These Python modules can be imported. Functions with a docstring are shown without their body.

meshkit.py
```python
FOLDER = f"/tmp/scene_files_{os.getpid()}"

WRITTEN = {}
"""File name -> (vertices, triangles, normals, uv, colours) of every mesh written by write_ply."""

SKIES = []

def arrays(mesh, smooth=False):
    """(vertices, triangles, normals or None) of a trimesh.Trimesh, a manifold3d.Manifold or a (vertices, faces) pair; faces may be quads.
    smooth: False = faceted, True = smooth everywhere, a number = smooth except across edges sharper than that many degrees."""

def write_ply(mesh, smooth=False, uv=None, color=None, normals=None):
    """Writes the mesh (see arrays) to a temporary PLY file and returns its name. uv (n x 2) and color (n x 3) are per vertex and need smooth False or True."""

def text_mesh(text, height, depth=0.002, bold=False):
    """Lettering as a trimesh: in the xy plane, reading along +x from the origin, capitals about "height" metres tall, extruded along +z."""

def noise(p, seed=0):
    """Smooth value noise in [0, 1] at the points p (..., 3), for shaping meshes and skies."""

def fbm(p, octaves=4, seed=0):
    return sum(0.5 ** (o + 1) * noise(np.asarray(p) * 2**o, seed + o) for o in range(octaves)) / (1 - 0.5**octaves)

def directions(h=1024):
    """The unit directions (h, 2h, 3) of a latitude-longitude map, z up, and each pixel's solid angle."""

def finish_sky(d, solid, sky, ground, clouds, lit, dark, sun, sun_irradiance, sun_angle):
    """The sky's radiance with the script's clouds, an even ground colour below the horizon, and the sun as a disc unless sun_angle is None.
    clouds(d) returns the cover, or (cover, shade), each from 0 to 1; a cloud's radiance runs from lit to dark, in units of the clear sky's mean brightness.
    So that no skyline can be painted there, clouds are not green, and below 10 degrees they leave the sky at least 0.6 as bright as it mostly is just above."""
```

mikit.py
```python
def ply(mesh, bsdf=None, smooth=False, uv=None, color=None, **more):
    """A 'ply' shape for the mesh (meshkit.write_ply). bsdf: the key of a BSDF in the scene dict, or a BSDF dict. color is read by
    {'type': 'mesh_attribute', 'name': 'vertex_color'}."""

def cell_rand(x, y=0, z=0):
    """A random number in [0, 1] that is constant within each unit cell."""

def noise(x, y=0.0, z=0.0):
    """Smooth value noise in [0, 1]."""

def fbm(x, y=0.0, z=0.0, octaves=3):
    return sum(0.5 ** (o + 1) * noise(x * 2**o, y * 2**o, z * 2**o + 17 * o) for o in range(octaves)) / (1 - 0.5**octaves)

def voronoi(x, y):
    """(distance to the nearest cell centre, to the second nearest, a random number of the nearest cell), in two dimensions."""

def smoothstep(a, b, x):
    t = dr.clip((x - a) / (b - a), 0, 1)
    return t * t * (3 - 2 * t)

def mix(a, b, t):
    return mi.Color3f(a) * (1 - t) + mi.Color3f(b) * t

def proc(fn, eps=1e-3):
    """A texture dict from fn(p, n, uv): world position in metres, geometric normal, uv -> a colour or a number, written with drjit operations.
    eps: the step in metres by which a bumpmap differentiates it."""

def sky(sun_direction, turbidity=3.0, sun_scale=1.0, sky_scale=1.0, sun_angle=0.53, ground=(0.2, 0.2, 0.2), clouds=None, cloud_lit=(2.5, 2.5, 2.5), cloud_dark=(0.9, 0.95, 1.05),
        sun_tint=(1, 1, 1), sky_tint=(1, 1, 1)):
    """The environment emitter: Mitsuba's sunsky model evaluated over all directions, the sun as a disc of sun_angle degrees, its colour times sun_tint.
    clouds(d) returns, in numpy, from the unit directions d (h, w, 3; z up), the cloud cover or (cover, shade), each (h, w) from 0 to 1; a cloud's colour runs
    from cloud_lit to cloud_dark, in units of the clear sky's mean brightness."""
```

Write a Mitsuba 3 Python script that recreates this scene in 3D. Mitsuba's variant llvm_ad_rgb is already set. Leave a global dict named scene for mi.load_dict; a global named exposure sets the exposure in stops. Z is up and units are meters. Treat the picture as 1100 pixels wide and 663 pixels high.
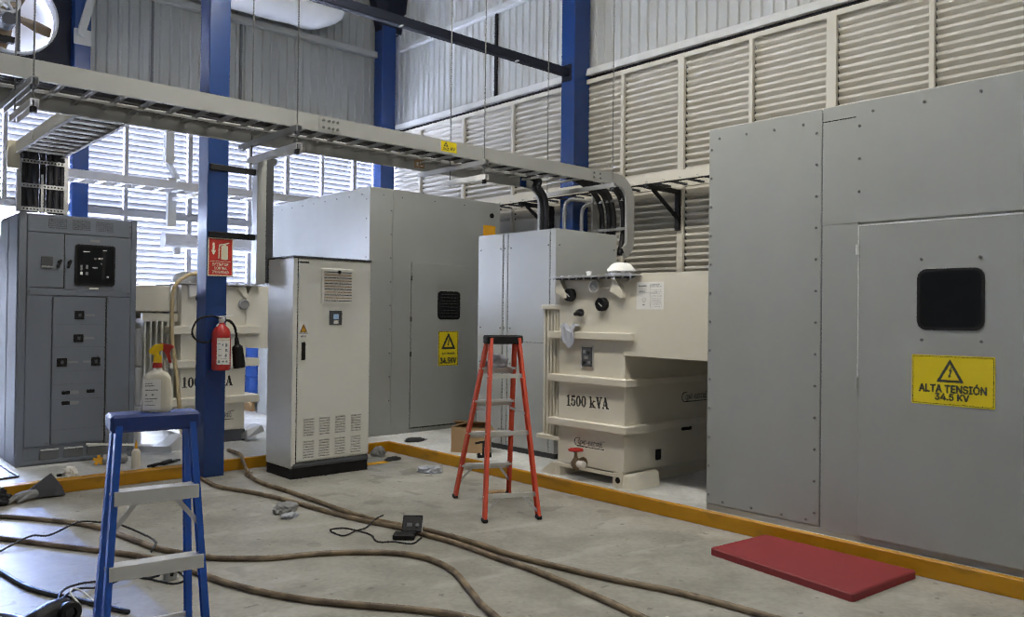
import math
import numpy as np, trimesh, drjit as dr, mitsuba as mi
import mikit, meshkit
from mikit import proc, noise, fbm, smoothstep, mix
from shapely.geometry import Polygon, LineString, Point, box as sbox
from shapely.ops import unary_union
from shapely import affinity
import manifold3d as m3

T = mi.ScalarTransform4f
scene, labels = {}, {}

# ------------------------------------------------------------------ camera, sky, lamps, exposure
yaw, pitch, roll = 0.738336, 0.0099174, 0.0118307
cy, sy, cp, sp, cr, sr = math.cos(yaw), math.sin(yaw), math.cos(pitch), math.sin(pitch), math.cos(roll), math.sin(roll)
FWD = np.array([sy * cp, cy * cp, sp]); R0 = np.array([cy, -sy, 0.0]); U0 = np.cross(R0, FWD)
UP = -R0 * sr + U0 * cr
EYE = np.array([0, 0, 1.63])
scene['camera'] = {'type': 'perspective', 'fov': 64.82, 'fov_axis': 'x', 'near_clip': 0.05, 'far_clip': 500.0,
                   'to_world': T().look_at(origin=EYE.tolist(), target=(EYE + FWD).tolist(), up=UP.tolist())}
exposure = 3.1
SKY_SCALE = 46.0
SUN = (0.05, 0.115, 0.36)
LAMP = (5.5, 5.3, 4.65)
LAMP_SPOTS = [(3.7, y) for y in (-3.5, 2.6, 5.2, 7.5)]


def overcast(d):
    p = d * np.array([2.0, 2.0, 5.0])
    return np.ones(d.shape[:2]), np.clip(0.35 * meshkit.fbm(p + 7, 3), 0, 1)


scene['sky'] = mikit.sky((0.015, 1.0, 0.275), turbidity=4, sun_scale=0.0, sky_scale=SKY_SCALE, ground=(0.45, 0.45, 0.43), clouds=overcast,
                         cloud_lit=(1.7, 1.93, 2.6), cloud_dark=(1.1, 1.28, 1.75))

scene['sun'] = {'type': 'directional', 'direction': [-0.015, -1.0, -0.275], 'irradiance': {'type': 'rgb', 'value': list(SUN)}}

# ------------------------------------------------------------------ materials


def pr(name, base, rough=0.5, metallic=0.0, spec=0.5, bump=None, **kw):
    b = {'type': 'principled', 'base_color': base if isinstance(base, dict) else {'type': 'rgb', 'value': list(base)},
         'roughness': rough if isinstance(rough, dict) else float(rough), 'metallic': float(metallic), 'specular': float(spec), **kw}
    if bump:
        b = {'type': 'bumpmap', 'arbitrary': proc(bump[0], bump[2]), 'scale': bump[1], 'bsdf': b}
    scene['m_' + name] = {'type': 'twosided', 'bsdf': b}
    return 'm_' + name


def concrete(p, n, uv):
    big = fbm(p.x * 0.8, p.y * 0.8, p.z * 0.7 + 3, octaves=4)
    mid = fbm(p.x * 3.2 + 0.6 * p.y, p.y * 3.2 + 5, 1.0, octaves=4)
    fine = noise(p.x * 45, p.y * 45, p.z * 45)
    spots = smoothstep(0.78, 0.88, noise(p.x * 6.0, p.y * 6.0, 4.0)) * smoothstep(0.45, 0.65, big)
    scuff = smoothstep(0.72, 0.86, noise(p.x * 2.0 + p.y * 9.0, p.y * 2.5 - p.x * 1.5, 8.0)) * smoothstep(0.4, 0.6, mid)
    specks = smoothstep(0.93, 0.96, noise(p.x * 17, p.y * 17, 9.0))
    c = mix((0.225, 0.216, 0.188), (0.325, 0.314, 0.28), smoothstep(0.28, 0.72, 0.5 * big + 0.5 * mid))
    c = mix(c * (0.93 + 0.14 * fine), mi.Color3f(0.46, 0.45, 0.42), scuff * 0.22)
    return mix(c, mi.Color3f(0.13, 0.12, 0.10), dr.maximum(spots * 0.35, specks * 0.55))


def slab(p, n, uv):
    big = fbm(p.x * 1.5, p.y * 1.5 + 11, 2.0, octaves=4)
    return mix((0.36, 0.36, 0.345), (0.58, 0.58, 0.565), smoothstep(0.3, 0.7, big)) * (0.92 + 0.16 * noise(p.x * 38, p.y * 38, 2.0))


def kerb_paint(p, n, uv):
    wear = smoothstep(0.56, 0.72, fbm(p.x * 5, p.y * 5, p.z * 9, octaves=4))
    return mix((0.38, 0.175, 0.001), (0.22, 0.11, 0.012), wear * 0.5)


def steel_paint(p, n, uv):
    v = fbm(p.x * 2.1 + p.y * 2.1, p.z * 1.3, p.y * 2.1 - p.x, octaves=3)
    return mix((0.262, 0.27, 0.26), (0.303, 0.311, 0.30), v)


def hose_skin(p, n, uv):
    v = fbm(p.x * 11, p.y * 11, p.z * 11, octaves=3)
    return mix((0.10, 0.072, 0.045), (0.22, 0.165, 0.10), smoothstep(0.3, 0.7, v))


def grey_clad(p, n, uv):
    v = fbm(p.x * 1.2, p.y * 1.2, p.z * 0.5, octaves=3)
    return mix((0.28, 0.285, 0.275), (0.36, 0.365, 0.35), v)


def white_clad(p, n, uv):
    v = fbm(p.x * 1.2, p.y * 1.2, p.z * 0.6 + 4, octaves=3)
    return mix((0.43, 0.44, 0.435), (0.51, 0.515, 0.505), v)


M_FLOOR = pr('floor', proc(concrete), 0.5, spec=0.4)
M_SLAB = pr('slab', proc(slab), 0.55, spec=0.4)
M_KERB = pr('kerb', proc(kerb_paint), 0.5)
M_STEEL = pr('steel_paint', proc(steel_paint), 0.38)
M_SWITCH = pr('switchgear_grey', (0.15, 0.165, 0.19), 0.6, spec=0.3)
M_SEAM = pr('seam', (0.03, 0.03, 0.03), 0.7)
M_SEAM2 = pr('seam_grey', (0.12, 0.125, 0.13), 0.6)
M_LIGHTEDGE = pr('light_edge', (0.55, 0.56, 0.56), 0.5)
M_BOLT = pr('bolt', (0.12, 0.12, 0.12), 0.45, 0.2)
M_ZINC = pr('zinc', (0.55, 0.55, 0.55), 0.38, 0.7)
M_TRAY = pr('tray', (0.37, 0.372, 0.36), 0.45, 0.25)
M_WHITETRAY = pr('white_tray', (0.62, 0.62, 0.61), 0.5)
M_CREAM = pr('cream', (0.62, 0.585, 0.50), 0.42)
M_TALL = pr('tall_cabinet', (0.68, 0.675, 0.63), 0.42)
M_MID = pr('junction_grey', (0.40, 0.41, 0.40), 0.4)
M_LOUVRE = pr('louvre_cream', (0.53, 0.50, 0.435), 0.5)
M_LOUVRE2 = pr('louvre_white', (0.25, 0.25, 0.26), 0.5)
M_GCLAD = pr('grey_cladding', proc(grey_clad), 0.5)
M_WCLAD = pr('white_cladding', proc(white_clad), 0.5)
M_WALL = pr('plaster', (0.50, 0.49, 0.46), 0.8)
M_ROOF = pr('roof', (0.45, 0.45, 0.44), 0.8)
M_WHITE = pr('white', (0.78, 0.78, 0.78), 0.5)
M_BLUE = pr('blue_paint', (0.012, 0.040, 0.15), 0.25)
M_NAVY = pr('navy_paint', (0.008, 0.010, 0.020), 0.55, spec=0.3)
M_LADBLUE = pr('ladder_blue', (0.012, 0.075, 0.38), 0.4)
M_CAPBLUE = pr('cap_blue', (0.012, 0.035, 0.17), 0.5)
M_LADRED = pr('ladder_red', (0.54, 0.06, 0.025), 0.45)
M_ALU = pr('aluminium', (0.58, 0.58, 0.56), 0.4, 0.35)
M_BLACK = pr('black', (0.008, 0.008, 0.009), 0.55, spec=0.3)
M_DARK = pr('dark_grey', (0.055, 0.058, 0.065), 0.5)
M_MAT = pr('red_mat', (0.19, 0.020, 0.024), 0.65)
M_HOSE = pr('hose', proc(hose_skin), 0.5)
M_CABLE = pr('black_cable', (0.014, 0.014, 0.016), 0.5)
M_TAN = pr('tan_hose', (0.45, 0.35, 0.19), 0.4)
M_YELLOW = pr('sign_yellow', (0.60, 0.47, 0.006), 0.5)
M_ORANGE = pr('orange', (0.72, 0.36, 0.02), 0.5)
M_RED = pr('red', (0.38, 0.022, 0.018), 0.3)
M_SIGNRED = pr('sign_red', (0.47, 0.03, 0.022), 0.5)
M_IVORY = pr('ivory', (0.66, 0.60, 0.47), 0.5)
M_PLASTIC = pr('bottle_plastic', (0.60, 0.565, 0.47), 0.45)
M_TRIGGER = pr('trigger_yellow', (0.75, 0.50, 0.01), 0.4)
M_CLOTH = pr('rag_cloth', (0.36, 0.375, 0.42), 0.9)
M_CLOTHDARK = pr('dark_cloth', (0.05, 0.05, 0.055), 0.95)
M_CLOTHGREY = pr('glove_grey', (0.22, 0.22, 0.22), 0.9)
M_CARD = pr('cardboard', (0.36, 0.235, 0.125), 0.85)
M_BRASS = pr('brass', (0.17, 0.12, 0.07), 0.45, 0.6)
M_GLASS = pr('dark_glass', (0.006, 0.007, 0.008), 0.15, spec=0.25)
M_PAPER = pr('paper', (0.72, 0.71, 0.68), 0.7)
M_INK = pr('ink', (0.02, 0.02, 0.02), 0.6)
M_INKGREY = pr('ink_grey', (0.22, 0.22, 0.22), 0.7)
M_SHUTTER = pr('shutter', (0.70, 0.70, 0.73), 0.5)
M_RODS = pr('rod_grey', (0.14, 0.14, 0.135), 0.5, 0.3)
M_PIPE = pr('pipe_white', (0.36, 0.36, 0.38), 0.5)
M_LENS = pr('lamp_lens', (0.8, 0.8, 0.8), 0.4)
M_SKYBLUE = pr('screen_blue', (0.35, 0.5, 0.72), 0.3)

# ------------------------------------------------------------------ mesh helpers
PLY = {}


def raw(*meshes):
    out = []
    for m in meshes:
        if isinstance(m, (list, tuple)) and not isinstance(m[0], np.ndarray):
            out += m
        else:
            out.append(m)
    return trimesh.util.concatenate(out) if len(out) > 1 else out[0]


_BOXF = np.array([[0, 1, 3], [0, 3, 2], [4, 6, 7], [4, 7, 5], [0, 4, 5], [0, 5, 1], [2, 3, 7], [2, 7, 6], [0, 2, 6], [0, 6, 4], [1, 5, 7], [1, 7, 3]])


def bx(x0, x1, y0, y1, z0, z1, bev=0.0):
    x0, x1, y0, y1, z0, z1 = min(x0, x1), max(x0, x1), min(y0, y1), max(y0, y1), min(z0, z1), max(z0, z1)
    b = min(bev, 0.3 * min(x1 - x0, y1 - y0, z1 - z0))
    if b <= 0:
        v = np.array([[x, y, z] for x in (x0, x1) for y in (y0, y1) for z in (z0, z1)], float)
        return trimesh.Trimesh(v, _BOXF, process=False)
    pts = []
    for sx in (0, 1):
        for sy_ in (0, 1):
            for sz in (0, 1):
                c = np.array([(x0, x1)[sx], (y0, y1)[sy_], (z0, z1)[sz]]); d = np.array([1 - 2 * sx, 1 - 2 * sy_, 1 - 2 * sz]) * b
                pts += [c + d * np.array([0, 1, 1]), c + d * np.array([1, 0, 1]), c + d * np.array([1, 1, 0])]
    return trimesh.Trimesh(pts, process=False).convex_hull


def hull(pts):
    return trimesh.Trimesh(np.asarray(pts, float), process=False).convex_hull


def beam(p0, p1, w, h, up=(0, 0, 1), bev=0.0):
    """a bar from p0 to p1, w wide across, h along up"""
    p0, p1 = np.asarray(p0, float), np.asarray(p1, float)
    d = p1 - p0; L = np.linalg.norm(d); d /= L
    u = np.asarray(up, float); u = u - d * (u @ d); u /= np.linalg.norm(u); s = np.cross(d, u)
    m = bx(-w / 2, w / 2, -h / 2, h / 2, 0, L, bev)
    A = np.eye(4); A[:3, 0], A[:3, 1], A[:3, 2], A[:3, 3] = -s, u, d, p0
    if np.linalg.det(A[:3, :3]) < 0:
        A[:3, 0] *= -1
    m.apply_transform(A)
    return m


def prism(poly, p0, p1, up=(0, 0, 1)):
    """a profile polygon (x across, y along up) swept straight from p0 to p1"""
    p0, p1 = np.asarray(p0, float), np.asarray(p1, float)
    d = p1 - p0; L = np.linalg.norm(d); d /= L
    u = np.asarray(up, float); u = u - d * (u @ d); u /= np.linalg.norm(u); s = np.cross(u, d)
    m = trimesh.creation.extrude_polygon(poly, L, engine='earcut')
    A = np.eye(4); A[:3, 0], A[:3, 1], A[:3, 2], A[:3, 3] = s, u, d, p0
    m.apply_transform(A)
    return m


def channel(w, d, t=0.004):
    return Polygon([(-w / 2, 0), (w / 2, 0), (w / 2, d), (w / 2 - t, d), (w / 2 - t, t), (-w / 2 + t, t), (-w / 2 + t, d), (-w / 2, d)])


def rod(p0, p1, r, n=10):
    p0, p1 = np.asarray(p0, float), np.asarray(p1, float)
    return tube([p0, p1], r, n, False)


def spline(pts, k=6):
    P = np.asarray(pts, float)
    P = np.vstack([2 * P[0] - P[1], P, 2 * P[-1] - P[-2]])
    out = []
    for i in range(1, len(P) - 2):
        a, b, c, d = P[i - 1], P[i], P[i + 1], P[i + 2]
        for t in np.arange(k) / k:
            out.append(0.5 * (2 * b + (c - a) * t + (2 * a - 5 * b + 4 * c - d) * t * t + (3 * b - a - 3 * c + d) * t ** 3))
    out.append(P[-2])
    return np.array(out)


def tube(pts, r, n=10, smooth=True, k=6):
    P = spline(pts, k) if smooth else np.asarray(pts, float)
    rr = np.full(len(P), r) if np.isscalar(r) else np.interp(np.linspace(0, 1, len(P)), np.linspace(0, 1, len(r)), r)
    t = np.gradient(P, axis=0) if len(P) > 2 else np.repeat((P[1:] - P[:1]), 2, 0)
    t /= np.linalg.norm(t, axis=1, keepdims=True)
    a = np.array([0, 0, 1.0]) if abs(t[0][2]) < 0.9 else np.array([1.0, 0, 0])
    V = []
    ang = np.arange(n) * 2 * math.pi / n
    for p, d, q in zip(P, t, rr):
        a = a - d * (a @ d); a /= np.linalg.norm(a); b = np.cross(d, a)
        V.append(p + q * (np.cos(ang)[:, None] * a + np.sin(ang)[:, None] * b))
    V = np.vstack(V + [P[:1], P[-1:]])
    F = []
    for i in range(len(P) - 1):
        for j in range(n):
            p, q = i * n + j, i * n + (j + 1) % n
            F += [[p, q, q + n], [p, q + n, p + n]]
    c0, c1, e = len(P) * n, len(P) * n + 1, (len(P) - 1) * n
    for j in range(n):
        F += [[c0, (j + 1) % n, j], [c1, e + j, e + (j + 1) % n]]
    return trimesh.Trimesh(V, F, process=False)


def lathe(profile, n=24, at=(0, 0, 0), axis=(0, 0, 1)):
    """profile: (radius, height) from bottom to top"""
    m = trimesh.creation.revolve(np.asarray(profile, float), sections=n)
    A = trimesh.geometry.align_vectors([0, 0, 1], np.asarray(axis, float)); A[:3, 3] = at
    m.apply_transform(A)
    return m


def disc(r, h, at, axis, n=24, bev=0.0):
    b = min(bev, h * 0.4)
    return lathe([(0, 0), (r, 0), (r, h - b), (r - b, h), (0, h)] if b else [(0, 0), (r, 0), (r, h), (0, h)], n, at, axis)


def move(m, x=0, y=0, z=0, rz=0, rx=0, ry=0):
    m = m.copy()
    A = trimesh.transformations.euler_matrix(rx, ry, rz, 'sxyz'); A[:3, 3] = (x, y, z)
    m.apply_transform(A)
    return m


FA = np.array([[0, 0, -1, 0], [-1, 0, 0, 0], [0, 1, 0, 0], [0, 0, 0, 1.0]])   # a plane that faces -x: u = -y, v = z
FB = np.array([[1, 0, 0, 0], [0, 0, -1, 0], [0, 1, 0, 0], [0, 0, 0, 1.0]])    # a plane that faces -y: u = x, v = z


def onA(m, X, w=0.0):
    m = m.copy(); A = FA.copy(); A[0, 3] = X - w; m.apply_transform(A); return m


def onB(m, Y, w=0.0):
    m = m.copy(); A = FB.copy(); A[1, 3] = Y - w; m.apply_transform(A); return m


def ext(poly, d):
    ms = [trimesh.creation.extrude_polygon(g, d, engine='earcut') for g in (poly.geoms if hasattr(poly, 'geoms') else [poly]) if g.area > 1e-9]
    return trimesh.util.concatenate(ms) if len(ms) > 1 else ms[0]


def rrect(u0, u1, v0, v1, r):
    return sbox(min(u0, u1) + r, min(v0, v1) + r, max(u0, u1) - r, max(v0, v1) - r).buffer(r, 6)


def heavy(m, w):
    """lettering with strokes w wider"""
    return raw(m, *[move(m, dx, dy) for dx, dy in ((w, 0), (-w, 0), (0, w), (0, -w))])


def text(s, h, u, v, width=None, bold=True, d=0.0015):
    """lettering centred on (u, v) in the plane"""
    m = meshkit.text_mesh(s, h, d, bold)
    lo, hi = m.bounds
    sc = width / (hi[0] - lo[0]) if width else 1.0
    m.apply_transform(np.diag([sc, 1, 1, 1]))
    lo, hi = m.bounds
    m.apply_translation([u - (lo[0] + hi[0]) / 2, v - (lo[1] + hi[1]) / 2, 0])
    return m


USED = {}


def key_for(base):
    n = USED.get(base, 0)
    USED[base] = n + 1
    return base if n == 0 else f'{base}_{n:03d}'


def tag(key, label=None, cat=None, group=None, kind=None):
    d = {}
    if label: d['label'] = label
    if cat: d['category'] = cat
    if group: d['group'] = group
    if kind: d['kind'] = kind
    labels[key] = d
    return key


def obj(name, mesh, mat, parent=None, smooth=False, label=None, **kw):
    key = key_for((parent + '__' if parent else '') + name)
    scene[key] = mikit.ply(mesh, mat, smooth=smooth, **kw)
    if label: labels[key] = {'label': label}
    return key


def again(name, ply, parent, off):
    key = key_for(parent + '__' + name)
    scene[key] = {**ply, 'to_world': T().translate([float(c) for c in off])}
    return key


def thing(name, label, cat, group=None):
    key = key_for(name)
    return tag(key, label, cat, group)


def solo(name, mesh, mat, label, cat, group=None, smooth=False):
    key = obj(name, mesh, mat, None, smooth)
    tag(key, label, cat, group)
    return key


def struct(name, mesh, mat, smooth=False):
    key = obj(name, mesh, mat, None, smooth)
    return tag(key, kind='structure')


# ------------------------------------------------------------------ the setting
P = 0.115                      # height of the raised equipment platform
WX, WY = 8.3, 12.5             # right wall, back wall
struct('floor', bx(-10, WX, -9, WY, -0.2, 0), M_FLOOR)
struct('platform', raw(bx(5.47, WX, -2.0, WY, 0, P), bx(-4.0, 5.47, 8.17, WY, 0, P)), M_SLAB)
struct('kerb', raw(bx(5.42, 5.47, -2.0, 8.17, 0, P + 0.002, 0.006), bx(3.36, 5.47, 8.12, 8.17, 0, P + 0.002, 0.006), bx(-4.0, 3.10, 8.05, 8.17, 0, P + 0.002, 0.006)), M_KERB)
struct('ceiling', bx(-10, WX + 0.2, -9, WY + 0.2, 8.3, 8.45), M_ROOF)
struct('boundary_wall', bx(-9, 1.9, 19.0, 19.3, -0.2, 2.7), M_WALL)
struct('yard', bx(-9, WX, WY, 22, -0.2, 0.0), M_SLAB)
struct('wall_left', raw(bx(-10.2, -10, -9, WY, 0, 5.8), bx(-10.2, -10, -9, WY, 5.96, 8.3), bx(-10.2, -10, -9, -4, 5.8, 5.96), bx(-10.2, -10, 5, WY, 5.8, 5.96)), M_WALL)
struct('wall_front', bx(-10, WX, -9.2, -9, 0, 8.3), M_WALL)


def clad_sheet(width, z0, z1, pitch=0.15, depth=0.025):
    prof = []
    n = max(1, round(width / pitch)); p = width / n
    for i in range(n):
        u = i * p
        prof += [(u, 0), (u + p * 0.55, 0), (u + p * 0.65, depth), (u + p * 0.9, depth)]
    prof.append((n * p, 0))
    prof = np.array(prof)
    back = prof[::-1] - np.array([0, 0.003])
    poly = Polygon(np.vstack([prof, back]))
    m = trimesh.creation.extrude_polygon(poly, z1 - z0, engine='earcut')
    m.apply_translation([0, 0, z0])
    return m            # x along the sheet, +y out of it, z up


# right wall: lower masonry, louvre bays, flashing, cladding
RIGHT_POSTS = [(1.1, 0.05), (2.07, 0.05), (3.05, 0.05), (4.06, 0.11), (5.02, 0.05), (5.99, 0.09), (6.93, 0.05), (7.86, 0.07), (9.1, 0.05), (10.3, 0.07), (11.5, 0.05), (12.42, 0.05)]
LB, LT = 2.0, 4.89
wr = struct('wall_right', raw(bx(WX, WX + 0.2, -9, WY + 0.2, 0, LB), bx(WX, WX + 0.2, -9, 1.1, LB, 8.3), bx(WX + 0.06, WX + 0.2, -9, WY + 0.2, 5.0, 8.3),
                              bx(WX, WX + 0.2, 1.1, 4.06, LB, 3.45), bx(WX, WX + 0.2, 7.86, WY, LB, 3.1)), M_WALL)


def blade(L, dv, dh, lip, t=0.004):
    """along +y, hinge edge at x=0 z=0 inside; slopes out (+x) and down"""
    a = np.array([[0, 0], [dh, -dv], [dh + t, -dv + t], [t, t * 1.5], [t, lip], [0, lip]])
    m = trimesh.creation.extrude_polygon(Polygon([(x, z) for x, z in a]), L, engine='earcut')
    V = m.vertices; m = trimesh.Trimesh(np.stack([V[:, 0], V[:, 2], V[:, 1]], 1), m.faces[:, ::-1], process=False)
    return m


RP = 0.082
for i in range(len(RIGHT_POSTS) - 1):
    (ya, wa), (yb, wb) = RIGHT_POSTS[i], RIGHT_POSTS[i + 1]
    zlow = 3.47 if yb < 4.1 else (3.13 if ya > 7.5 else LB + 0.05)
    ply = mikit.ply(blade(yb - ya - (wa + wb) / 2, 0.090, 0.095, 0.030), M_LOUVRE)
    z = LT - 0.02
    while z > zlow:
        again('louvre_blade', ply, wr, (WX - 0.01, ya + wa / 2, z)); z -= RP
for y, w in RIGHT_POSTS:
    obj('mullion', bx(WX - 0.06, WX - 0.012, y - w / 2, y + w / 2, LB, LT + 0.02, 0.004), M_LOUVRE, wr)
obj('louvre_frame', bx(WX - 0.06, WX + 0.10, 1.1, WY, LT - 0.03, LT + 0.03), M_LOUVRE, wr)
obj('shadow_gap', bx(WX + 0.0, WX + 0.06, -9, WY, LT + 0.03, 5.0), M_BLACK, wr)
obj('flashing', hull([(x, y, z) for y in (-9, WY) for x, z in ((WX + 0.06, 5.11), (WX - 0.05, 5.08), (WX - 0.08, 4.975), (WX + 0.06, 4.985))]), M_WHITETRAY, wr)
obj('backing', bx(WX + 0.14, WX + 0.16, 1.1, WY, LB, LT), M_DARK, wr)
sheet = mikit.ply(move(clad_sheet(1.05, 5.1, 8.3), 0, 0, 0, rz=math.pi / 2), M_WCLAD)
for y in np.arange(-2.2, 12.0, 1.05):
    again('cladding_sheet', sheet, wr, (WX + 0.05, y, 0))
obj('girt', bx(WX - 0.06, WX + 0.03, 7.9, WY - 0.3, 6.40, 6.50, 0.01), M_WCLAD, wr)
obj('joint_strip', bx(WX - 0.004, WX + 0.03, 9.55, 9.60, 5.1, 6.4), M_BLACK, wr)

# back wall: doorway at the far left, louvre bays, cladding, fan opening
DX0, DX1, DZ = 0.95, 2.78, 2.35
BP = 0.085
BACK_POSTS = [(0.97, 0.05), (1.74, 0.05), (2.2, 0.05), (2.92, 0.06), (3.72, 0.05), (4.64, 0.06), (5.6, 0.05), (6.25, 0.06), (6.9, 0.04), (7.53, 0.06), (7.95, 0.04)]
wb_ = struct('wall_back', raw(bx(-10, DX0, WY, WY + 0.2, 0, 4.9), bx(DX1, WX, WY, WY + 0.2, 0, 1.35), bx(DX1, 2.93, WY, WY + 0.2, 1.35, 3.02), bx(-10, 1.55, WY, WY + 0.2, 4.9, 8.3),
                              bx(1.55, 3.0, WY + 0.06, WY + 0.2, 6.25, 8.3), bx(2.95, WX, WY + 0.05, WY + 0.2, 4.88, 8.3)), M_WALL)
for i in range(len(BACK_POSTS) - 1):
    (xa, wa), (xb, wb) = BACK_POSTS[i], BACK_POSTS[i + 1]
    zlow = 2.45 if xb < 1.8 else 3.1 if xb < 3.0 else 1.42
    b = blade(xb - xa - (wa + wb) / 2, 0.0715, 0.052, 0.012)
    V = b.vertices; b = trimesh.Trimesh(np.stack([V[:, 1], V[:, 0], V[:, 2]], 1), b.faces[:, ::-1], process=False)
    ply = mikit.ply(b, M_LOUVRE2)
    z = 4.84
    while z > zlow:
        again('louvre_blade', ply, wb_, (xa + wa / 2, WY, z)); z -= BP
for x, w in BACK_POSTS:
    obj('mullion', bx(x - w / 2, x + w / 2, WY - 0.05, WY - 0.002, 2.35 if x < 1.0 else 0.115 if x < 2.0 else 3.02 if x < 2.9 else 0.115 if x < 3.0 else 1.35, 4.9, 0.004), M_LOUVRE2, wb_)
obj('transom', bx(DX0, 1.74, WY - 0.07, WY + 0.05, DZ, 2.43, 0.006), M_LOUVRE2, wb_)
obj('transom', bx(1.74, WX - 0.4, WY - 0.07, WY + 0.05, 3.02, 3.12, 0.006), M_LOUVRE2, wb_)
obj('transom', bx(DX0, WX - 0.4, WY - 0.07, WY + 0.06, 4.86, 4.97, 0.006), M_GCLAD, wb_)
obj('door_jamb', bx(DX0 - 0.02, DX0 + 0.03, WY - 0.06, WY + 0.2, 0.115, 3.02, 0.004), M_LOUVRE2, wb_)
sheet = mikit.ply(move(clad_sheet(0.882, 4.95, 8.3), 0, 0, 0, rz=math.pi), M_GCLAD)
for k in range(6):
    again('cladding_sheet', sheet, wb_, (3.0 + 0.882 * (k + 1), WY + 0.04, 0))
obj('girt', bx(3.2, 8.0, WY - 0.10, WY + 0.02, 6.27, 6.38, 0.01), M_GCLAD, wb_)
for x in (5.42, 4.05):
    obj('joint_strip', bx(x, x + 0.035, WY - 0.0, WY + 0.03, 4.95, 6.28), M_SEAM2, wb_)

# ------------------------------------------------------------------ lamps of the hall
LZ = 5.9
for i, (x, y) in enumerate(LAMP_SPOTS):
    t = thing('high_bay_lamp', 'white linear high bay lamp hanging over the aisle, ' + ('behind the camera', 'above the mat', 'above the orange ladder', 'above the tall beige cabinet')[i], 'lamp', 'high bay lamps over the aisle')
    obj('housing', hull([(x - 0.22, y - 0.75, LZ), (x + 0.22, y - 0.75, LZ), (x - 0.22, y + 0.75, LZ), (x + 0.22, y + 0.75, LZ),
                         (x - 0.1, y - 0.7, LZ + 0.15), (x + 0.1, y - 0.7, LZ + 0.15), (x - 0.1, y + 0.7, LZ + 0.15), (x + 0.1, y + 0.7, LZ + 0.15)]), M_WHITE, t)
    q = bx(x - 0.2, x + 0.2, y - 0.7, y + 0.7, LZ - 0.15, LZ - 0.005)
    obj('diffuser', q, M_LENS, t, emitter={'type': 'area', 'radiance': {'type': 'rgb', 'value': list(LAMP)}})
    obj('chain', raw(rod((x, y - 0.5, LZ + 0.13), (x, y - 0.5, 8.3), 0.006), rod((x, y + 0.5, LZ + 0.13), (x, y + 0.5, 8.3), 0.006)), M_DARK, t)

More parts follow.
